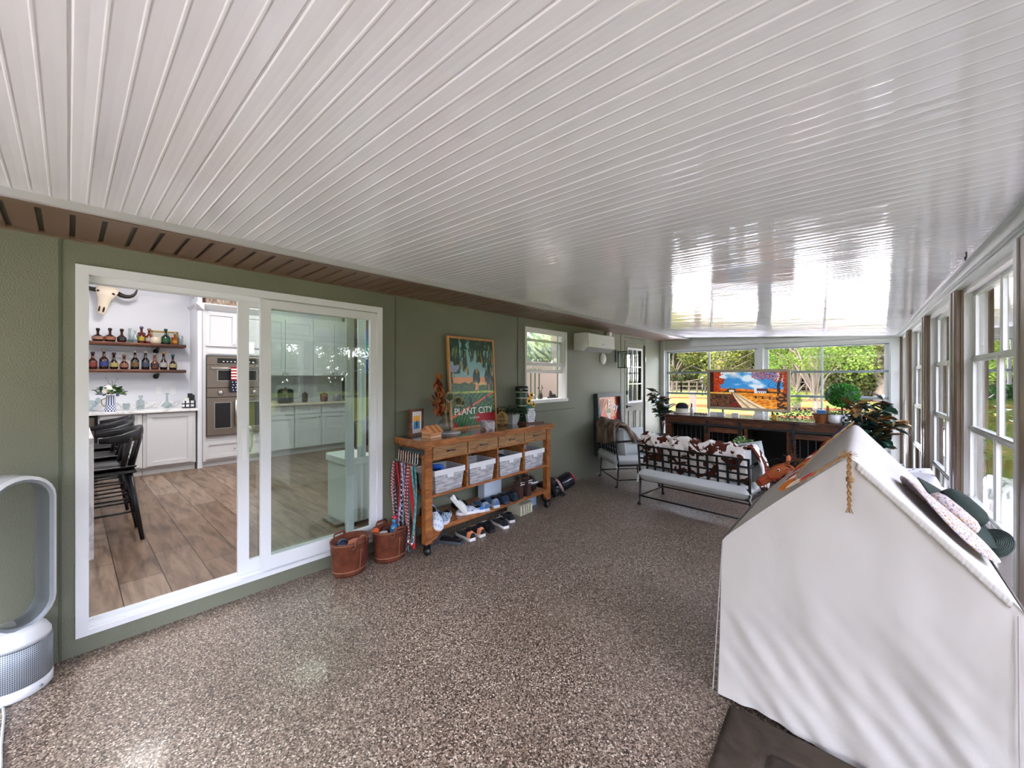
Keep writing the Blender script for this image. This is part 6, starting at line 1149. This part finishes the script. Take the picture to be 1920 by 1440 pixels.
def back(u, v): x = xl + (xr - xl) * u; top = roofp((1 - (xp - x) / (xp - xl)) / 2 if x < xp else .5 + (x - xp) / (xr - xp) / 2, yb2)[2]; return (x, yb2 + .004, .01 + (top - .01) * v)
m = MB(M); m.grid(lambda u, v: back(1 - u, v), 30, 12); m.build('back_wall', CANVAS, t)
def ruffle(u, v):
    k = .53 + .44 * u; p = roofp(k, ya_); w_ = .026 * v; return (p[0] - w_ * .3, ya_ - .006 - .0016 * abs(sin(u * 120)) * (.4 + v), p[2] - w_ + .004 + .0012 * sin(u * 120) * v)
m = MB(M); m.grid(ruffle, 190, 3); m.build('gathered_trim', CANVAS, t, solid=.002)
m = MB(M).cl('a8a0a0'); m.tube([(xr - .018 + .0 * z, ya_ - .03 + .02 * (z / .76), z) for z in (.05, .3, .55, .74)], .0025, 5); m.tube([(xl + .004 - .04 * (1 - z / .76), ya_ - .008 - .02 * (1 - z / .76), z) for z in (.05, .3, .55, .74)], .0025, 5); m.build('seam_stitching', VC, t)
# rope with feathers
GP = [(-.058, 1.995, 1.207), (-.10, 1.998, 1.168), (-.155, 2.0, 1.117), (-.215, 2.015, 1.064), (-.245, 2.14, 1.042), (-.245, 2.36, 1.052), (-.215, 2.56, 1.09), (-.165, 2.74, 1.148), (-.10, 2.87, 1.213), (-.056, 2.94, 1.258)]
t = thing('feather_garland', 'jute garland of orange, red and blue feathers draped on the canvas tent', 'garland', GP[0]); M = T(*[-q for q in GP[0]]); m = MB(M).cl('8f6f4c')
for ph in (0, pi): 
    pts = []; 
    for i in range(len(GP) - 1):
        for k in range(6): p = Vector(GP[i]).lerp(Vector(GP[i + 1]), k / 6); a = ph + (i * 6 + k) * 1.1; pts.append(p + Vector((.003 * cos(a), .0, .003 * sin(a) + .004)))
    m.tube(pts, .0034, 5)
    m.tube([(-.056 + .005 * cos(ph + k), 1.992 + .002 * sin(ph + k), 1.21 - .008 * k) for k in range(26)], .0042, 5)
for z in (1.115, 1.108): m.ell((-.054, 1.99, z), (.013, .01, .010), 10, 6)
for k in range(14): m.tube([(-.056, 1.99, 1.018), (-.056 + random.uniform(-.012, .012), 1.985 + random.uniform(-.008, .004), .985)], .0012, 4)
for k in range(26): a = random.uniform(0, 6.28); m.tube([(-.06, 1.99, 1.205), (-.06 + .03 * cos(a), 1.985, 1.205 + .018 * sin(a))], .001, 4)
m.build('jute_rope', VCM, t)
FTH = [(2.1, 'c21f30', 0), (2.7, 'd9cdb8', 1), (2.95, 'b8622a', 1), (3.0, '7c3c1c', 2), (3.35, '2a4a7c', 0), (3.7, 'c8742e', 1), (3.9, 'b01c2c', 0), (4.1, 'c8742e', 1), (4.3, 'e8dcd0', 2), (4.7, 'a81c2c', 0), (5.3, 'b01c2c', 0), (5.6, 'c8742e', 1), (5.8, 'b81f30', 2), (6.0, 'e2d8cc', 2), (6.3, 'a81c2c', 0), (7.2, '9c3c24', 0), (7.8, '2c4c86', 0), (8.3, '2c4c86', 0)]
for q, c_, kd in FTH:
    i = int(q); p = Vector(GP[i]).lerp(Vector(GP[i + 1]), q - i) + Vector((0, 0, .012)); d = (Vector((-.25, -.05, -.24)) if i > 2 else Vector((-.2, -.04, -.2))); m = MB(M).cl(c_)
    if i < 3: d = Vector((-.72, -.02, -.62))
    m.leaf(p + Vector((0, -.006, .0)), d, [.07, .085, .045][kd], [.014, .03, .024][kd], .02, (-.7, -.3, .7), .06); m.build('feather', VCM, t, solid=.0015)

# ---------------------------------------------------------------- mat, hats and blanket near the tent
t = thing('suede_floor_mat', 'dark brown suede quilted floor mat in front of the canvas tent', 'mat', (.05, 1.45, 0)); m = MB(T(-.05, -1.45, 0)); c_ = [(-.448, 1.14), (.46, 1.14), (.47, 1.99), (-.475, 1.99)]
def matf(u, v):
    x = -.44 - .035 * v + (.91 + .04 * v) * u; y = 1.14 + .85 * v; ex = min(u, 1 - u) * .9; ey = min(v, 1 - v) * .85; e = min(ex, ey); z = .048 * min(1, (e / .03)) ** .4 if e < .03 else .048
    if abs(e - .17) < .012: z -= .014 * (1 - abs(e - .17) / .012)
    return (x, y, z + .003 * nn(x * 8, y * 8, 3))
m.grid(matf, 80, 80); m.add([(-.44, 1.14, .001), (.47, 1.14, .001), (.47, 1.99, .001), (-.475, 1.99, .001)], [(3, 2, 1, 0)]); m.build('pad', SUEDE, t)
def hat(name, label, loc, Mx, mt, rb, rc, hc, wav=.02, dome=1):
    t = thing(name, label, 'hat', loc); m = MB(Mx); m.grid(lambda u, v: ((rc + (rb - rc) * v) * cos(2 * pi * u), (rc + (rb - rc) * v) * sin(2 * pi * u), wav * v * v * sin(4 * pi * u + 1) - .25 * (rb - rc) * v * v), 40, 8, closedu=True); m.build('brim', mt, t, solid=.004)
    m = MB(Mx); m.lathe([(rc, -.002), (rc * 1.0, hc * .3), (rc * .93, hc * .7), (rc * .7, hc * .93), (0, hc)], 28, cap=False); m.build('crown', mt, t, solid=.003); return t
DKG = rampmat('dark_green_straw', lambda t_: (ramp(t_, nz(t_, 60, 3).outputs[0], [(.3, '17231f'), (.7, '2c3a34')]).outputs[0], nz(t_, 120, 2).outputs[0]), .7, bump=(.5, .003))
hat('floral_sun_hat', 'floral print sun hat lying on the tent roof toward the window', (.245, 2.36, .955), RY(R(46)) @ RX(R(-6)), FLORAL, .19, .085, .04, .016)
hat('wide_brim_hat', 'dark green felt hat with a wide curved brim behind the floral hat', (.285, 2.50, .95), RY(R(44)) @ RX(R(4)), mat('dark_felt', '22302b', .9, bump=(200, .3, .002)), .165, .08, .05, .014)
t = thing('straw_visor', 'dark green woven straw visor wedged between the hats and window', 'visor', (.365, 2.45, .85)); m = MB(Vector((-.35, -.6, .72)).to_track_quat('Z', 'Y').to_matrix().to_4x4())
for k in range(9): r_ = .012 + .005 * k; m.tube([(r_ * cos(a), r_ * 1.25 * sin(a), -.0015 * k) for a in [2 * pi * j / 24 for j in range(24)]], .0036, 6, closed=True)
m.build('brim', DKG, t)
t = thing('storage_bench', 'dark low bench behind the tent hidden under the name blanket', 'bench', (.14, 4.0, 0)); MB().box(-.2, -.5, .12, .2, .5, .60).build('body', mat('dark_bench', '23262c', .6), t, bevel=.02)
for a in (-.17, .17):
    for b in (-.46, .46): MB().box(a - .02, b - .02, 0, a + .02, b + .02, .12).build('leg', BLACK, t)
t = thing('name_blanket', 'white fleece blanket printed with a grey name, bunched on the bench behind the tent', 'blanket', (.14, 4.0, .60))
def blk(u, v):
    x = -.26 + .52 * u; y = -.52 + 1.04 * v; e = min(u, 1 - u, v, 1 - v); z = .19 + .03 * nn(x * 6, y * 6, 2) + .02 * sin(y * 14 + x * 6) - (max(0, .12 - e) / .12) ** 2 * .26
    return (x, y, z)
MB().grid(blk, 40, 60).build('cloth', rampmat('name_print_fleece', lambda t_: (ramp(t_, nz(t_, 5, 1, None, 3).outputs[0], [(0, 'd9d9de'), (.60, 'd9d9de'), (.62, '7d808c'), (1, '7d808c')]).outputs[0], None), .95), t, solid=.006)
GREY = mat('print_grey', '4a4d58', .9)
for s_, y, x, sz_ in (('Brittany', -.30, .06, .13), ('BRITTANY', -.12, .04, .1), ('Brittany', .06, .07, .12), ('BRITTANY', .24, .04, .1)): txt(s_, sz_, GREY, t, T(x - .04, y, .235) @ RZ(R(90)) @ T(0, 0, 0), 'name_lettering', .002)
m = MB(); m.tube([(0, 0, .03), (0, 0, .0), (.0, .012, -.012), (.0, .028, -.018), (.0, .042, -.008), (0, .046, .006)], .0032, 6); o = m.build('ceiling_hook', BLACK); o.location = (.395, 3.27, cz(.395, 3.27) - .022); tag(o, 'small black hook screwed into the white ceiling near the windows', 'hook')
# inside sill of the small window
t = thing('palm_print', 'framed dark palm leaf print behind the upper pane of the small window', 'picture', (-3.78, 4.75, 1.76)); MB().grid(lambda u, v: (0, -.55 + .95 * u, .42 * v), 60, 34, lambda u, v: [(40, 52, 44), (78, 98, 76), (168, 172, 132), (112, 128, 118)][int(2 + 2.6 * nn((u + v * .6) * 12, (v - u * .3) * 5, 4)) % 4], smooth=False).build('print', VC, t); m = MB(); m.box(-.02, -.56, -.01, -.002, .41, .43); m.build('backing', BLACK, t)
def fig(name, lab, cat_, y, col, prof, x=-3.36):
    t = thing(name, lab, cat_, (x, y, 1.1985)); MB().cl(col).lathe(prof, 12).build('body', VC, t); return t
sh = MB().box(-3.62, 3.76, 1.16, -3.335, 5.2, 1.198); tag(sh.build('window_shelf', WHITE), 'white shelf inside the small window carrying trinkets', 'shelf')
for i, y in enumerate((4.02, 4.12, 4.21, 4.30)): t = fig('glass_stem', ['tall green stem vase nearest the drink jug in the window', 'tall green stem vase, second in the window', 'tall green stem vase, third in the window', 'tall green stem vase closest to the dark figurines'][i], 'vase', y, '4c7a58', [(.025, 0), (.008, .02), (.008, .38), (.016, .42)])
fig('red_trinket', 'small red and black trinket on the window shelf', 'ornament', 4.16, 'a03420', [(.03, 0), (.035, .03), (.01, .07)], -3.42); fig('white_jar', 'small pale jar on the window shelf', 'jar', 4.26, 'd8c8c4', [(.035, 0), (.04, .05), (.02, .07)], -3.42)
t = thing('reindeer_figurine', 'dark brown antlered figurine on the window shelf', 'figurine', (-3.40, 4.38, 1.1985)); m = MB().cl('3a2018'); m.lathe([(.035, 0), (.03, .06), (.018, .1)], 10)
for s_ in (-1, 1): m.tube([(0, s_ * .01, .1), (0, s_ * .04, .15), (0, s_ * .03, .2)], .005, 5); m.tube([(0, s_ * .035, .14), (0, s_ * .065, .17)], .004, 5)
m.build('body', VC, t)
t = thing('train_figurine', 'dark grey reclining figurine at the end of the window shelf', 'figurine', (-3.40, 4.66, 1.1985)); m = MB().cl('3c3a40'); m.box(-.03, -.08, 0, .03, .08, .03); m.ell((0, -.04, .06), (.025, .03, .04)); m.ell((0, .03, .045), (.025, .05, .025)); m.ell((0, -.045, .1), .018); m.build('body', VC, t)
t = thing('black_arched_lamp', 'thin black arched wand at the side of the small window', 'ornament', (-3.42, 3.9, 1.1985)); MB().tube([(0, .0, 0), (0, .0, .3), (0, -.02, .4), (0, -.06, .46)], .01, 6).build('body', BLACK, t)

# low undergrowth closing the foot of the tree line all round
m = MB(); rn = random.Random(77); vs = []; fs = []
for k in range(26000):
    if k % 10 < 5: px = rn.uniform(1150, 1800); x, y = polar(px, rn.uniform(83, 90)); h_ = 5.5; ls = .26
    elif k % 10 < 8: x, y = rn.uniform(44, 50), rn.uniform(-45, 85); h_ = 4.5; ls = .36
    else: x, y = rn.uniform(-45, 45), rn.uniform(-44, -40); h_ = 4.5; ls = .5  # unseen band behind the camera, added to hide reflected sky
    p = Vector((x, y, -.3 + h_ * rn.random() ** 1.3)); d = Vector((rn.gauss(0, 1), rn.gauss(0, 1), rn.gauss(0, 1))).normalized(); u = Vector((rn.gauss(0, 1), rn.gauss(0, 1), rn.gauss(0, 1))).normalized() * ls * 1.5; v_ = u.cross(d); i = len(vs); vs += [p - u, p + v_, p + u, p - v_]; fs.append((i, i + 1, i + 2, i + 3))
m.add(vs, fs, False); o = m.build('undergrowth', LF3); o['kind'] = 'stuff'; tag(o, 'leafy undergrowth along the foot of the tree line and, added unseen, behind the camera', 'undergrowth')

DIRT = mat('red_brown_dirt', '4a2c1c', 1, spec=0)
for k, (d, w_) in enumerate(((22.5, 1.5), (29, 2.2), (40, 3))):
    A, B = Vector(polar(1120, d)), Vector(polar(1740, d * 1.04)); u = (B - A).normalized(); q = Vector((-u.y, u.x)) * w_ / 2; m = MB(); n_ = 24
    m.grid(lambda a, b: (A.x + (B.x - A.x) * a + q.x * (2 * b - 1) * (1 + .3 * sin(a * 19 + k)), A.y + (B.y - A.y) * a + q.y * (2 * b - 1) * (1 + .3 * sin(a * 19 + k)), -.292), n_, 2); struct(m.build('path_dirt', DIRT))
